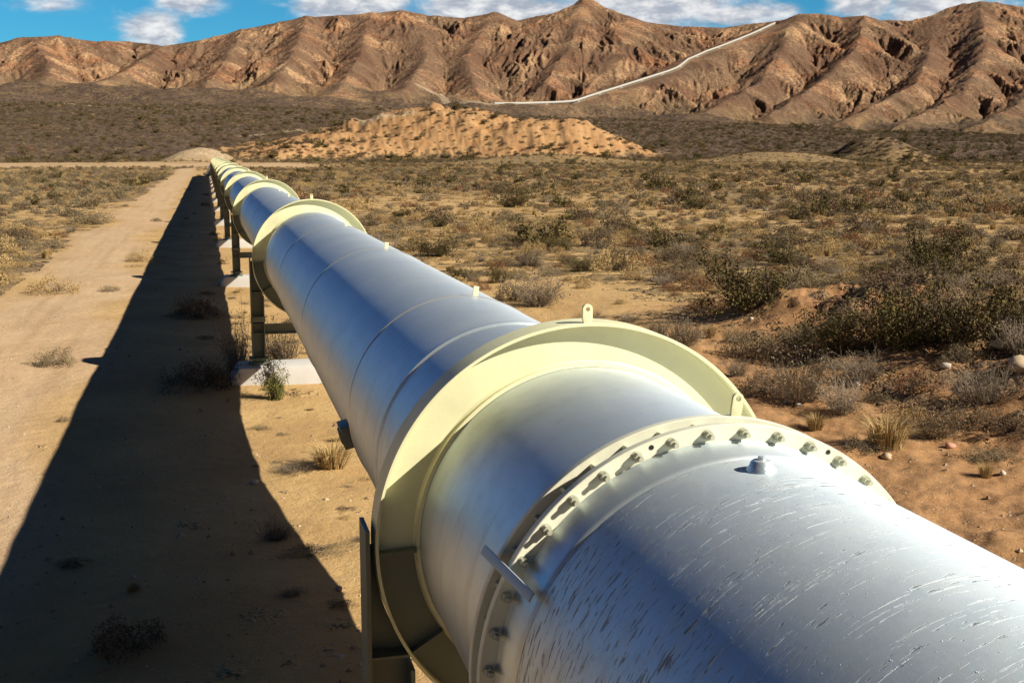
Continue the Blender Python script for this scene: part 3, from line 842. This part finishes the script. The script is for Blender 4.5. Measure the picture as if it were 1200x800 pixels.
# ------------------------------------------------------------------ white pipe climbing the range
def hillside_pipe():
    pts = []
    for a, b in zip(HP[:-1], HP[1:]):
        n = max(1, int(np.linalg.norm(b[:2] - a[:2]) / 14))
        for i in range(n): pts.append(a + (b - a) * i / n)
    pts.append(HP[-1]); pts = np.array(pts)
    z = terrain(pts[:, 0], pts[:, 1])[0]
    gz = z.copy()
    for _ in range(2): z[1:-1] = (z[:-2] + z[1:-1] + z[2:]) / 3
    pts[:, 2] = np.maximum(z, gz) + 2.6
    r = 1.75; n = 16; V = []; F_ = []
    for i, q in enumerate(pts):
        d_ = Vector(pts[min(i + 1, len(pts) - 1)] - pts[max(i - 1, 0)]).normalized(); rt = d_.cross(Vector((0, 0, 1))).normalized(); up = rt.cross(d_)
        for j in range(n):
            a = 2 * PI * j / n; V.append(tuple(Vector(q) + (rt * math.sin(a) + up * math.cos(a)) * r))
    for i in range(len(pts) - 1):
        for j in range(n): F_.append((i * n + j, i * n + (j + 1) % n, (i + 1) * n + (j + 1) % n, (i + 1) * n + j))
    F_ += [tuple(range(n)), tuple(range((len(pts) - 1) * n, len(pts) * n))]
    root = empty('hillside_pipeline', tuple(HP[0]), 'thin white pipeline climbing the mountain ridge in the distance', 'pipeline')
    off = np.array(HP[0]); mb = MB(); mb.add(np.array(V) - off, F_); mb.build('pipe_shell', M_WHITE, root)
    for i in range(2, len(pts) - 1, 4):
        q = pts[i] - off; g = gz[i] - off[2]
        mb = MB().box(q[0] - 1.6, q[0] + 1.6, q[1] - 1.0, q[1] + 1.0, g - 2, q[2] - 1.5); mb.build('saddle', M_CONC, root)


hillside_pipe()


# ------------------------------------------------------------------ plants
def plant_mat(name, c1, c2, rough=0.8):
    m, t, bs = new_mat(name)
    oi = t.node('ShaderNodeObjectInfo').outputs['Random']
    pos = t.node('ShaderNodeTexCoord').outputs['Object']
    n = t.noise(pos, 7.0, 3, 0.6)
    f = t.math('ADD', t.math('MULTIPLY', oi, 0.6), t.math('MULTIPLY', t.ramp(n, 0.3, 0.7), 0.4))
    t.put(bs.inputs['Base Color'], t.mix(f, C4(*c1), C4(*c2)))
    bs.inputs['Roughness'].default_value = rough; bs.inputs['Specular IOR Level'].default_value = 0.2
    return m


M_OLIVE = plant_mat('olive_leaves', (0.075, 0.060, 0.020), (0.155, 0.120, 0.038))
M_GREYL = plant_mat('grey_leaves', (0.15, 0.118, 0.068), (0.27, 0.205, 0.11))
M_TANL = plant_mat('dry_tan_leaves', (0.33, 0.215, 0.085), (0.48, 0.34, 0.15))
M_RUST = plant_mat('rust_leaves', (0.17, 0.080, 0.035), (0.28, 0.14, 0.06))
M_GREEN = plant_mat('green_leaves', (0.09, 0.10, 0.022), (0.20, 0.19, 0.05))
M_BARK = plant_mat('brown_twigs', (0.085, 0.055, 0.036), (0.15, 0.10, 0.065))
M_GTWIG = plant_mat('grey_twigs', (0.20, 0.155, 0.115), (0.34, 0.27, 0.20))
M_PURP = plant_mat('purple_brown_leaves', (0.105, 0.072, 0.044), (0.185, 0.13, 0.07))


def twig_arrays(n, h, w, rs, seg=4, thick=0.010, fork=2):
    """curved three-sided stems fanning from the base; returns V, quads, tip points"""
    V = []; Q = []; tips = []
    def stem(p, d, L, th, lev):
        nonlocal V, Q
        base = len(V); pts = [p]; dd = d
        for i in range(seg):
            dd = dd + rs.normal(0, 0.16, 3) + np.array([0, 0, 0.05]); dd /= np.linalg.norm(dd)
            pts.append(pts[-1] + dd * L / seg)
        for i, q in enumerate(pts):
            r = th * (1 - 0.8 * i / seg)
            for k in range(3):
                a = 2 * PI * k / 3; V.append(q + np.array([math.cos(a) * r, math.sin(a) * r, 0]))
        for i in range(seg):
            for k in range(3): Q.append((base + i * 3 + k, base + i * 3 + (k + 1) % 3, base + i * 3 + 3 + (k + 1) % 3, base + i * 3 + 3 + k))
        for q in pts[seg // 2:]: tips.append(q)
        if lev > 0:
            for _ in range(2):
                i = rs.integers(1, seg); d2 = (pts[i + 1] - pts[i]); d2 /= np.linalg.norm(d2); d2 = d2 + rs.normal(0, 0.45, 3); d2[2] = abs(d2[2])
                stem(pts[i], d2 / np.linalg.norm(d2), L * 0.55, th * 0.55, lev - 1)
    for _ in range(n):
        a = rs.uniform(0, 2 * PI); s = rs.uniform(0.1, 1.0) ** 0.7
        d = np.array([math.cos(a) * s * w / h, math.sin(a) * s * w / h, 1.0]); L = np.linalg.norm(d) * h * rs.uniform(0.42, 1.08) * (1 - 0.22 * s)
        stem(np.array([math.cos(a), math.sin(a), -0.15]) * np.array([0.07 * w, 0.07 * w, 0.5]), d / np.linalg.norm(d), L, thick * rs.uniform(0.6, 1.3), fork)
    return np.array(V), Q, np.array(tips)


def leaf_arrays(C, size, rs, asp=0.5, up=0.0):
    n = len(C); d = rs.normal(0, 1, (n, 3)); d[:, 2] += up; d /= np.linalg.norm(d, axis=1)[:, None]
    e = np.cross(d, rs.normal(0, 1, (n, 3))); e /= np.linalg.norm(e, axis=1)[:, None] + 1e-9
    L = (size * rs.uniform(0.6, 1.4, n))[:, None]
    V = np.stack([C - d * L * .5, C + e * L * asp * .5, C + d * L * .5, C - e * L * asp * .5], 1).reshape(-1, 3)
    return V, (np.arange(n)[:, None] * 4 + np.arange(4)[None])


def shrub_meshes(kind, seed, lod):
    """(foliage, stems) meshes of one plant about a metre wide; lod 0 near .. 2 far"""
    rs = np.random.default_rng(seed); q = (1.0, 0.35, 0.12)[lod]; big = (1.0, 1.7, 3.0)[lod]
    if kind == 'creosote':
        V, Q, tips = twig_arrays(int(40 * q) + 6, 0.56, 0.72, rs, 5, 0.009 * big, 2 if lod == 0 else 1)
        n = int(4300 * q); clump = tips[rs.integers(0, len(tips), max(40, n // 22))] + rs.normal(0, 0.02, (max(40, n // 22), 3))
        C = clump[rs.integers(0, len(clump), n)] + rs.normal(0, 0.035 * big ** .5, (n, 3)); C[:, 2] = np.maximum(C[:, 2], 0.02)
        LV, LF = leaf_arrays(C, 0.030 * big, rs, 0.55); lm, sm = M_OLIVE, M_BARK
    elif kind == 'twiggy':
        V, Q, tips = twig_arrays(int(110 * q) + 10, 0.5, 0.55, rs, 4, 0.0065 * big, 2 if lod == 0 else 1)
        n = int(1500 * q); C = tips[rs.integers(0, len(tips), n)] + rs.normal(0, 0.03, (n, 3)); C[:, 2] = np.maximum(C[:, 2], 0.01)
        LV, LF = leaf_arrays(C, 0.024 * big, rs, 0.5); lm, sm = M_GREYL, M_GTWIG
    elif kind in ('sage', 'purple', 'rust', 'tan'):
        V, Q, tips = twig_arrays(int(40 * q) + 6, 0.36, 0.42, rs, 3, 0.007 * big, 1)
        n = int(3600 * q); v = rs.normal(0, 1, (n, 3)); v[:, 2] = np.abs(v[:, 2]); v /= np.linalg.norm(v, axis=1)[:, None]
        rad = rs.uniform(0.35, 1.0, n) ** 0.5; a = np.arctan2(v[:, 1], v[:, 0])
        lump = 1 + 0.18 * np.sin(3 * a + seed) + 0.14 * np.sin(5 * a + 2 * seed) + 0.12 * np.sin(7 * v[:, 2] + a * 2 + seed)
        C = v * (rad * lump)[:, None] * np.array([0.48, 0.48, 0.42])
        keep = vnoise(C[:, 0] * 7 + seed * 3, C[:, 1] * 7 + C[:, 2] * 9, seed) > -0.22; C = C[keep]; C[:, 2] = np.maximum(C[:, 2], 0.005)
        LV, LF = leaf_arrays(C, 0.034 * big, rs, 0.4, 0.5 if kind != 'tan' else 1.4)
        lm = {'sage': M_GREYL, 'purple': M_PURP, 'rust': M_RUST, 'tan': M_TANL}[kind]; sm = M_GTWIG if kind != 'purple' else M_BARK
    elif kind == 'grass':
        n = int(520 * q); a = rs.uniform(0, 2 * PI, n); s = rs.uniform(0, 1, n) ** 0.8
        base = np.stack([np.cos(a) * 0.16 * s, np.sin(a) * 0.16 * s, np.zeros(n)], 1)
        out = np.stack([np.cos(a), np.sin(a), np.zeros(n)], 1); L = rs.uniform(0.25, 0.62, n)[:, None]
        lean = rs.uniform(0.1, 1.1, n)[:, None]; side = np.stack([-np.sin(a + rs.normal(0, .8, n)), np.cos(a), np.zeros(n)], 1) * 0.006 * big
        mid = base + np.array([0, 0, 1]) * L * 0.6 + out * L * lean * 0.22; tip = base + np.array([0, 0, 1]) * L * (1 - 0.3 * lean) + out * L * lean * 0.7
        LV = np.stack([base - side, base + side, mid + side * .7, mid - side * .7, mid - side * .7, mid + side * .7, tip + side * .1, tip - side * .1], 1).reshape(-1, 3)
        LF = np.arange(n * 2)[:, None] * 4 + np.arange(4)[None]; lm, sm = M_TANL, M_GTWIG
        V, Q, tips = twig_arrays(int(26 * q) + 4, 0.34, 0.3, rs, 3, 0.005 * big, 1)
    else:   # green
        V, Q, tips = twig_arrays(int(40 * q) + 6, 0.6, 0.3, rs, 4, 0.008 * big, 2 if lod == 0 else 1)
        n = int(3600 * q); C = tips[rs.integers(0, len(tips), n)] + rs.normal(0, 0.04, (n, 3)); C[:, 2] = np.maximum(C[:, 2], 0.02)
        LV, LF = leaf_arrays(C, 0.036 * big, rs, 0.35, 0.8); lm, sm = M_GREEN, M_BARK
    return (LV, LF, lm), (V, np.array(Q), sm)


_cache = {}


def parts_of(kind, var):
    k = (kind, var, 'p')
    if k not in _cache:
        (LV, LF, lm), (V, Q, sm) = shrub_meshes(kind, hash_kind(kind) + var, 0)
        _cache[k] = (mesh_np('foliage', LV, LF, None, [lm]), mesh_np('stems', V, Q, None, [sm]))
    return _cache[k]


def hash_kind(k): return sum(ord(c) * (i + 3) for i, c in enumerate(k)) % 997


def whole_of(kind, var, lod):
    k = (kind, var, lod)
    if k not in _cache:
        (LV, LF, lm), (V, Q, sm) = shrub_meshes(kind, hash_kind(kind) + 31 * var + 5, lod)
        _cache[k] = mesh_np(kind + '_shrub', np.vstack([LV, V]), np.vstack([LF, Q + len(LV)]), None, [lm, sm], np.r_[np.zeros(len(LF), int), np.ones(len(Q), int)])
    return _cache[k]


def shrub(name, kind, px, py, w, h, label, cat='shrub', group=None, var=0):
    """a plant with its own foliage and stems, standing where the photo shows its foot; width and height in metres"""
    p = on_ground(px, py)
    o = empty(name, (p[0], p[1], p[2] - 0.02), label, cat, group, random.uniform(0, 6.28))
    f, s = parts_of(kind, var)
    for nm, me in (('foliage', f), ('stems', s)):
        c = link(nm, me, o); c.scale = (w, w * random.uniform(.9, 1.1), h / 0.6)
    NEAR.append((p[0], p[1], w))
    return o


NEAR = []
G = 'named'
shrub('creosote_bush', 'creosote', 885, 362, 3.6, 1.9, 'big dark olive creosote bush at the far edge of the bare dirt strip', 'bush', var=0)
shrub('dry_shrub', 'rust', 832, 366, 2.1, 0.8, 'low rust brown shrub at the foot of the big olive creosote bush', var=0)
shrub('dry_shrub', 'twiggy', 630, 358, 2.9, 1.55, 'brown twiggy shrub standing behind the upper rim of the largest yellow collar', var=0)
shrub('dry_shrub', 'purple', 600, 352, 1.6, 1.0, 'small purple brown shrub between the silver pipe and the brown twiggy shrub', var=1)
shrub('creosote_bush', 'creosote', 985, 412, 2.1, 1.3, 'olive bush at the near end of the dark thicket on the reddish bank', 'bush', var=1)
shrub('creosote_bush', 'creosote', 1045, 408, 2.4, 1.7, 'dark olive bush, second in the thicket on the reddish bank', 'bush', var=2)
shrub('creosote_bush', 'creosote', 1110, 404, 2.6, 1.7, 'dark olive bush in the middle of the thicket on the reddish bank', 'bush', var=0)
shrub('creosote_bush', 'creosote', 1175, 400, 2.8, 2.0, 'tall dark olive bush at the frame edge end of the thicket on the bank', 'bush', var=1)
shrub('dead_shrub', 'twiggy', 1195, 412, 1.8, 1.2, 'bleached bare twigs leaning out of the thicket at the frame edge', var=1)
shrub('dead_shrub', 'twiggy', 935, 470, 2.3, 1.35, 'bleached grey dead shrub with bare branches beside the yellow collar', var=1)
shrub('dead_shrub', 'purple', 893, 462, 1.5, 0.7, 'dark low shrub between the yellow collar and the grey dead shrub', var=0)
shrub('dead_shrub', 'twiggy', 985, 485, 1.6, 1.0, 'thin brown dead shrub beside the golden grass clump', var=2)
shrub('grass_clump', 'grass', 1040, 525, 1.7, 0.75, 'golden dry grass clump beyond the bolted flange, with a dark shadow beside it', 'grass clump', var=0)
shrub('grass_clump', 'grass', 955, 505, 0.9, 0.4, 'small golden grass tuft closest to the edge of the yellow collar', 'grass clump', var=1)
shrub('dead_shrub', 'twiggy', 1095, 515, 1.5, 0.9, 'brown leafless shrub behind the pink stone', var=0)
shrub('dry_shrub', 'purple', 1130, 500, 1.3, 0.7, 'low purple brown shrub on the bank above the pink stone', var=1)
shrub('dead_shrub', 'twiggy', 1150, 470, 2.2, 1.0, 'tangled bare brush on the slope of the bank under the thicket', var=1)
shrub('dry_shrub', 'rust', 1075, 455, 1.6, 0.6, 'rust brown brush on the bank below the middle of the thicket', var=1)
shrub('dead_shrub', 'twiggy', 1010, 445, 1.9, 0.8, 'grey bare brush between the thicket and the bleached dead shrub', var=2)
shrub('dry_shrub', 'purple', 1185, 505, 1.5, 0.6, 'dark brown brush at the frame edge above the dirt track', var=1)
shrub('grass_clump', 'tan', 1065, 500, 1.1, 0.55, 'straw coloured dry clump against the golden grass clump', 'grass clump', var=1)
shrub('dry_shrub', 'sage', 1010, 530, 0.9, 0.35, 'flat grey shrub in front of the golden grass clump', var=0)
shrub('dry_shrub', 'sage', 1160, 540, 1.2, 0.32, 'flat grey shrub by the dirt track at the frame edge', var=1)
shrub('green_shrub', 'green', 322, 470, 1.15, 1.1, 'upright yellow green shrub against the concrete pier, nearest of the pier plants', var=0)
shrub('dead_shrub', 'twiggy', 277, 436, 1.2, 1.9, 'tall bare brown shrub behind the leg of the second yellow collar', var=2)
shrub('dead_shrub', 'twiggy', 332, 428, 1.6, 1.5, 'bare twigs under the pipe between the second collar legs', var=0)
shrub('dry_shrub', 'purple', 238, 452, 2.3, 0.8, 'dark shrub in the pipe shadow beside the nearest visible pier', var=2)
shrub('dry_shrub', 'purple', 230, 372, 2.1, 1.0, 'dark shrub in the pipe shadow beside the third collar', var=0)
shrub('grass_clump', 'grass', 388, 548, 1.5, 0.55, 'greenish dry grass tuft on the sand beside the pipe', 'grass clump', var=2)
shrub('dead_shrub', 'twiggy', 345, 552, 1.1, 0.22, 'flattened grey twigs lying on the sand next to the grass tuft', var=1)
shrub('dead_shrub', 'twiggy', 322, 632, 0.7, 0.35, 'small grey dead shrub on the edge of the pipe shadow', var=2)
shrub('dry_shrub', 'sage', 375, 652, 1.0, 0.12, 'mat of flat dry weeds on the sand beside the collar leg', var=0)
shrub('dry_shrub', 'purple', 150, 760, 0.9, 0.4, 'low clump inside the pipe shadow near the bottom edge', var=2)
shrub('creosote_bush', 'creosote', 605, 243, 5.0, 2.4, 'isolated green bush out on the plain below the golden mound', 'bush', var=2)
shrub('creosote_bush', 'purple', 790, 330, 2.4, 1.1, 'dark brown bush left of the big olive creosote bush', 'bush', var=2)
shrub('creosote_bush', 'creosote', 1095, 318, 3.4, 2.4, 'dark olive bush behind the thicket on the right hand plain', 'bush', var=1)
shrub('dry_shrub', 'purple', 1060, 345, 3.0, 1.2, 'purple brown bush between the creosote bush and the thicket', var=0)
shrub('grass_clump', 'tan', 62, 343, 2.4, 0.9, 'yellow dry clump at the near corner of the scrub left of the sandy track', 'grass clump', var=0)
shrub('dry_shrub', 'purple', 20, 282, 3.2, 1.2, 'dark brown shrub at the left frame edge on the scrub', var=0)
shrub('dry_shrub', 'sage', 105, 262, 4.0, 1.5, 'grey green shrub in the middle of the scrub left of the track', var=1)


# ---- scattered plants: the largest in view as individuals, the rest as ground cover
def scatter(y0, y1, step, jit, dens_fn, amin, amax, seed):
    rs = np.random.default_rng(seed); out = []
    d = y0
    while d < y1:
        st = step(d); n = int(math.radians(amax - amin) * d / st)
        a = np.radians(amin) + (np.arange(n) + rs.uniform(0, 1, n)) * st / d
        rr = d + rs.uniform(-jit, jit, n) * st
        out.append(np.stack([CAM[0] + rr * np.sin(a), rr * np.cos(a)], 1)); d += st * 0.9
    P = np.vstack(out)
    keep = rs.uniform(0, 1, len(P)) < dens_fn(P[:, 0], P[:, 1])
    return P[keep]


def density(x, y):
    d = np.hypot(x - CAM[0], y); w = 2.2 * fbm(x / 9, y / 9, 3, 41); azd = az_of(x, y)
    band = sstep(420, 470, d + 20 * w) * sstep(660, 600, d + 14 * w) * sstep(8, 3, azd)
    sand = np.clip(sstep(-4.2, -6.0, x + w) * sstep(-12.5, -10.0, x + 1.2 * w) * sstep(455, 420, y) + sstep(50, 40, y + 2 * w) * sstep(-4.5, -6.5, x + w), 0, 1)
    track = sstep(2.5, 4.5, x + w * .5) * sstep(14.5, 12.5, x + w - 0.02 * y) * sstep(52, 44, y + w)
    v = VEG(x, y, d, w, np.maximum(sand, 0.95 * band), track)
    g, m4, m5, m7, m8 = mounds(x, y)
    v = np.where(g > 1.5, 0.95, v); v = np.where(m4 > 1.5, 0.1, v)
    v = np.where((np.abs(x) < 1.6) & (y < END + 60) & (y > 60), 0, v)
    v = np.where((y < 27) & (x > 2), v * 0.7, v)
    v = np.where((x > 9.5) & (y < 38) & (y > 15), np.maximum(v, 0.9 * (1 - 0.45 * track)), v)
    v = np.where((y < 30) & (x < 2) & (x > -14), v * 0.5, v)
    v = np.where((x > -6.6) & (x < -1.9) & (y < END), 0.04, v)
    v = np.where((x > -1.9) & (x < 0.9) & (y < 60), 1.0 * (vnoise(x / 1.7, y / 3.0, 71) > -0.38), v)
    return v


P = np.vstack([scatter(13, 130, lambda d: 1.05 + d * 0.0055, 0.6, density, -12, 40, 3),
               scatter(130, 700, lambda d: 1.6 + d * 0.003, 0.6, density, -11, 39, 4),
               scatter(700, 1450, lambda d: 6.2, 0.6, lambda x, y: 0.75 * np.clip(density(x, y) * 1.6, 0, 1), -11, 39, 5)])
z = terrain(P[:, 0], P[:, 1])[0]; D = np.hypot(P[:, 0] - CAM[0], P[:, 1])
for nx, ny, nw in NEAR:
    k = np.hypot(P[:, 0] - nx, P[:, 1] - ny) > 0.45 * nw + 0.25; P, z, D = P[k], z[k], D[k]
mt_ = terrain(P[:, 0], P[:, 1])[1]; k = mt_ < 0.4; P, z, D = P[k], z[k], D[k]
KINDS = ['sage', 'purple', 'tan', 'rust', 'twiggy', 'grass', 'creosote']
zone = vnoise(P[:, 0] / 24, P[:, 1] / 40, 5) + 0.5; left = P[:, 0] < -4
rs = np.random.default_rng(11)
probs = np.where(left[:, None], [[0.36, 0.12, 0.26, 0.02, 0.08, 0.14, 0.02]], [[0.17, 0.15, 0.40, 0.09, 0.07, 0.09, 0.03]])
shift = np.stack([1 + 0 * zone, 0.5 + zone, 1.6 - zone, 0.6 + zone * .8, 1 + 0 * zone, 1.4 - zone, 0.4 + 1.2 * zone], 1)
probs = probs * np.clip(shift, 0.1, 3); far_ = D > 640
probs[(P[:, 0] > 8) & (P[:, 1] < 38)] = [[0.22, 0.20, 0.08, 0.10, 0.34, 0.06, 0.0]]
probs[(P[:, 0] > -2) & (P[:, 0] < 1) & (P[:, 1] < 60)] = [[0.26, 0.10, 0.16, 0.08, 0.20, 0.20, 0.0]]
probs[far_] = [[0.12, 0.62, 0.03, 0.05, 0.08, 0.0, 0.10]]
probs /= probs.sum(1, keepdims=True)
kind = (rs.uniform(0, 1, len(P))[:, None] > np.cumsum(probs, 1)).sum(1).clip(0, 6)
size = rs.lognormal(-0.12, 0.34, len(P)) * np.where(D < 130, 1.0 + 0.003 * D, 1.35) * np.where(far_, 2.0, 1.0)
size *= np.array([1.0, 1.15, 0.8, 0.9, 1.0, 0.75, 1.7])[kind]
size = np.where(D < 30, size * 0.62, size)
size = np.where((P[:, 0] > -4.6) & (P[:, 0] < 2.2) & (P[:, 1] < END), size * np.where(P[:, 1] < 30, 0.62, 0.55), size)
hflat = np.where((P[:, 0] > -4.6) & (P[:, 0] < 2.2) & (P[:, 1] < 60), 0.55, 1.0)
hh = rs.uniform(0.6, 1.1, len(P)) * hflat
# in view of the photograph?
rel = np.stack([P[:, 0] - CAM[0], P[:, 1] - CAM[1], z - CAM[2]], 1)
cz = -(rel @ cam_b); px_ = 600 + F_PX * (rel @ cam_r) / np.maximum(cz, .1); py_ = 400 - F_PX * (rel @ cam_u) / np.maximum(cz, .1)
score = np.where((px_ > 5) & (px_ < 1195) & (py_ > 0) & (py_ < 800), size / D, 0)
# those hidden behind the pipe do not count
lx = px_ - 240.5; ly = py_ - 177.6
score = np.where((lx > 0) & (ly > 0.50 * lx) & (ly < 2.2 * lx), 0, score)
order = np.argsort(-score); IND = order[:262]; rest = np.ones(len(P), bool); rest[IND] = False
NAMES = {'sage': ('sage_shrub', 'grey green sage shrub'), 'purple': ('brown_shrub', 'purple brown leafy shrub'), 'tan': ('dry_shrub', 'straw yellow dry shrub'),
         'rust': ('dry_shrub', 'rust brown dry shrub'), 'twiggy': ('dead_shrub', 'bare grey twiggy shrub'), 'grass': ('grass_clump', 'dry golden grass tuft'), 'creosote': ('creosote_bush', 'olive creosote bush')}
for i in IND:
    kd = KINDS[kind[i]]; nm, words = NAMES[kd]
    o = link(nm, whole_of(kd, int(rs.integers(0, 3)), 0 if D[i] < 70 else 1))
    o.location = (P[i, 0], P[i, 1], z[i] - 0.02); o.rotation_euler = (0, 0, rs.uniform(0, 6.28)); o.scale = (size[i], size[i], size[i] * hh[i])
    if P[i, 0] < -4: where = 'on the scrub left of the sandy track'
    elif P[i, 0] < 2.6: where = 'on the strip under the pipeline'
    elif D[i] < 32: where = 'on the reddish dirt beside the pipeline'
    elif D[i] < 62: where = 'around the bare dirt strip by the pipeline'
    else: where = 'on the open plain right of the pipeline'
    tag(o, f'{words}, one of many {where}', 'grass clump' if kd == 'grass' else 'shrub', f'{words}s {where}')


def ground_cover(name, idx, protos, label):
    """one object: plants copied onto points by geometry nodes"""
    col = bpy.data.collections.new(name + '_sources')
    for k, me in enumerate(protos):
        o = bpy.data.objects.new(f'{name}_source', me); col.objects.link(o)
    me = bpy.data.meshes.new(name); n = len(idx)
    me.vertices.add(n); me.vertices.foreach_set('co', np.stack([P[idx, 0], P[idx, 1], z[idx] - 0.02], 1).astype(np.float32).ravel())
    def attr(nm, typ, key, v):
        a_ = me.attributes.new(nm, typ, 'POINT'); a_.data.foreach_set(key, v.ravel())
    attr('rot', 'FLOAT_VECTOR', 'vector', np.stack([np.zeros(n), np.zeros(n), rs.uniform(0, 6.28, n)], 1).astype(np.float32))
    attr('sc', 'FLOAT_VECTOR', 'vector', np.stack([size[idx], size[idx], size[idx] * hh[idx]], 1).astype(np.float32))
    attr('pick', 'INT', 'value', (kind[idx] * 2 + rs.integers(0, 2, n)).astype(np.int32))
    me.update(); o = link(name, me); tag(o, label, None, None, 'stuff')
    ng = bpy.data.node_groups.new(name, 'GeometryNodeTree')
    ng.interface.new_socket('Geometry', in_out='INPUT', socket_type='NodeSocketGeometry'); ng.interface.new_socket('Geometry', in_out='OUTPUT', socket_type='NodeSocketGeometry')
    T = NT(ng); gi = T.node('NodeGroupInput'); go = T.node('NodeGroupOutput')
    ci = T.node('GeometryNodeCollectionInfo'); ci.inputs['Collection'].default_value = col; ci.inputs['Separate Children'].default_value = True; ci.inputs['Reset Children'].default_value = True
    ip = T.node('GeometryNodeInstanceOnPoints'); ip.inputs['Pick Instance'].default_value = True
    def na(nm, dt):
        n_ = T.node('GeometryNodeInputNamedAttribute'); n_.data_type = dt; n_.inputs['Name'].default_value = nm; return n_.outputs[0]
    T.l.new(gi.outputs[0], ip.inputs['Points']); T.l.new(ci.outputs[0], ip.inputs['Instance'])
    T.l.new(na('pick', 'INT'), ip.inputs['Instance Index']); T.l.new(na('rot', 'FLOAT_VECTOR'), ip.inputs['Rotation']); T.l.new(na('sc', 'FLOAT_VECTOR'), ip.inputs['Scale'])
    T.l.new(ip.outputs[0], go.inputs[0])
    md = o.modifiers.new('scatter', 'NODES'); md.node_group = ng
    return o


ri = np.nonzero(rest)[0]
na_ = ri[D[ri] < 110]; fa_ = ri[D[ri] >= 110]
ground_cover('desert_scrub', na_, [whole_of(k, v, 1) for k in KINDS for v in (0, 1)], 'small dry plants covering the near plain')
ground_cover('distant_scrub', fa_, [whole_of(k, v, 2) for k in KINDS for v in (0, 1)], 'dark brush covering the far plain and the slopes below the range')


# ------------------------------------------------------------------ stones
def stone_mesh(seed):
    rs_ = random.Random(seed); bm = bmesh.new(); bmesh.ops.create_icosphere(bm, subdivisions=2, radius=0.5)
    off = [rs_.uniform(0, 50) for _ in range(3)]
    sx, sy, sz = rs_.uniform(.8, 1.2), rs_.uniform(.7, 1.0), rs_.uniform(.5, .75)
    from mathutils import noise as mn
    for v in bm.verts:
        q = v.co.copy(); k = 1 + 0.45 * mn.noise(q * 1.9 + Vector(off)) + 0.2 * mn.noise(q * 4 + Vector(off)); v.co = Vector((q.x * sx * k, q.y * sy * k, q.z * sz * k))
    me = bpy.data.meshes.new('stone'); bm.to_mesh(me); bm.free(); return me


M_ST = {k: paint(k + '_stone', c, 0.85, 0.0, 0.3) for k, c in (('pink', (0.55, 0.28, 0.19)), ('white', (0.50, 0.44, 0.36)), ('brown', (0.30, 0.19, 0.11)), ('tan', (0.48, 0.36, 0.23)))}
STN = [(1113, 527, 0.24, 'pink', 'pink rounded stone beside the flat grey shrub on the bank'), (935, 478, 0.17, 'white', 'white stone in front of the grey dead shrub'),
       (922, 472, 0.15, 'white', 'smaller white stone between the collar edge and the grey dead shrub'), (1038, 540, 0.24, 'tan', 'tan stone in front of the golden grass clump'),
       (1003, 452, 0.28, 'white', 'pale stone inside the branches of the dead shrub'), (1108, 434, 0.22, 'white', 'pale stone on the slope of the reddish bank'),
       (1175, 560, 0.16, 'white', 'pale stone on the dirt track at the frame edge'), (1195, 432, 0.7, 'tan', 'large tan boulder on the bank at the frame edge'),
       (1172, 408, 0.5, 'tan', 'tan boulder under the thicket on the bank'), (398, 692, 0.12, 'pink', 'small pinkish stone on the sand by the collar leg'),
       (298, 568, 0.16, 'white', 'white stone on the edge of the pipe shadow'), (880, 375, 0.2, 'white', 'white stone on the bare dirt strip under the creosote bush')]
for k, (px, py, sz, c, lab) in enumerate(STN):
    me = stone_mesh(k); me.materials.append(M_ST[c]); me.polygons.foreach_set('use_smooth', np.ones(len(me.polygons), bool))
    o = link('stone', me); p = on_ground(px, py); o.location = (p[0], p[1], p[2] + sz * 0.12); o.scale = (sz, sz, sz); o.rotation_euler = (0, 0, random.uniform(0, 6)); tag(o, lab, 'stone')
# loose gravel, one mass
rs = np.random.default_rng(5); N = 5200
a_ = np.radians(rs.uniform(-14, 42, N)); d_ = 7 + 50 * rs.uniform(0, 1, N) ** 1.6
gx, gy = CAM[0] + d_ * np.sin(a_), d_ * np.cos(a_)
dens = np.where(gx > 2, 0.9, np.where(gx < -5, 0.45, 0.7)); k = rs.uniform(0, 1, N) < dens; gx, gy = gx[k], gy[k]
gz = terrain(gx, gy)[0]; N = len(gx)
base = np.array([(1, 0, 0), (0.3, 0.9, 0), (-0.8, 0.5, 0), (-0.6, -0.7, 0), (0.5, -0.8, 0), (0.1, 0.1, 0.8), (0, 0, -0.5)])
tri = [(0, 1, 5), (1, 2, 5), (2, 3, 5), (3, 4, 5), (4, 0, 5), (1, 0, 6), (2, 1, 6), (3, 2, 6), (4, 3, 6), (0, 4, 6)]
sz = rs.lognormal(-3.95, 0.5, N); th = rs.uniform(0, 6.28, N); j = 1 + rs.normal(0, .2, (N, 7, 3))
B = base[None] * j; ct, st_ = np.cos(th)[:, None], np.sin(th)[:, None]
V = np.stack([B[..., 0] * ct - B[..., 1] * st_, B[..., 0] * st_ + B[..., 1] * ct, B[..., 2]], -1) * sz[:, None, None] + np.stack([gx, gy, gz], 1)[:, None]
T_ = (np.arange(N)[:, None, None] * 7 + np.array(tri)[None]).reshape(-1, 3)
me = mesh_np('gravel', V.reshape(-1, 3), None, T_, [M_ST['tan'], M_ST['brown'], M_ST['white']], np.repeat(rs.choice([0, 1, 2], N, p=[.45, .52, .03]), len(tri)))
tag(link('gravel', me), 'loose gravel strewn over sand and dirt near the pipeline', None, None, 'stuff')
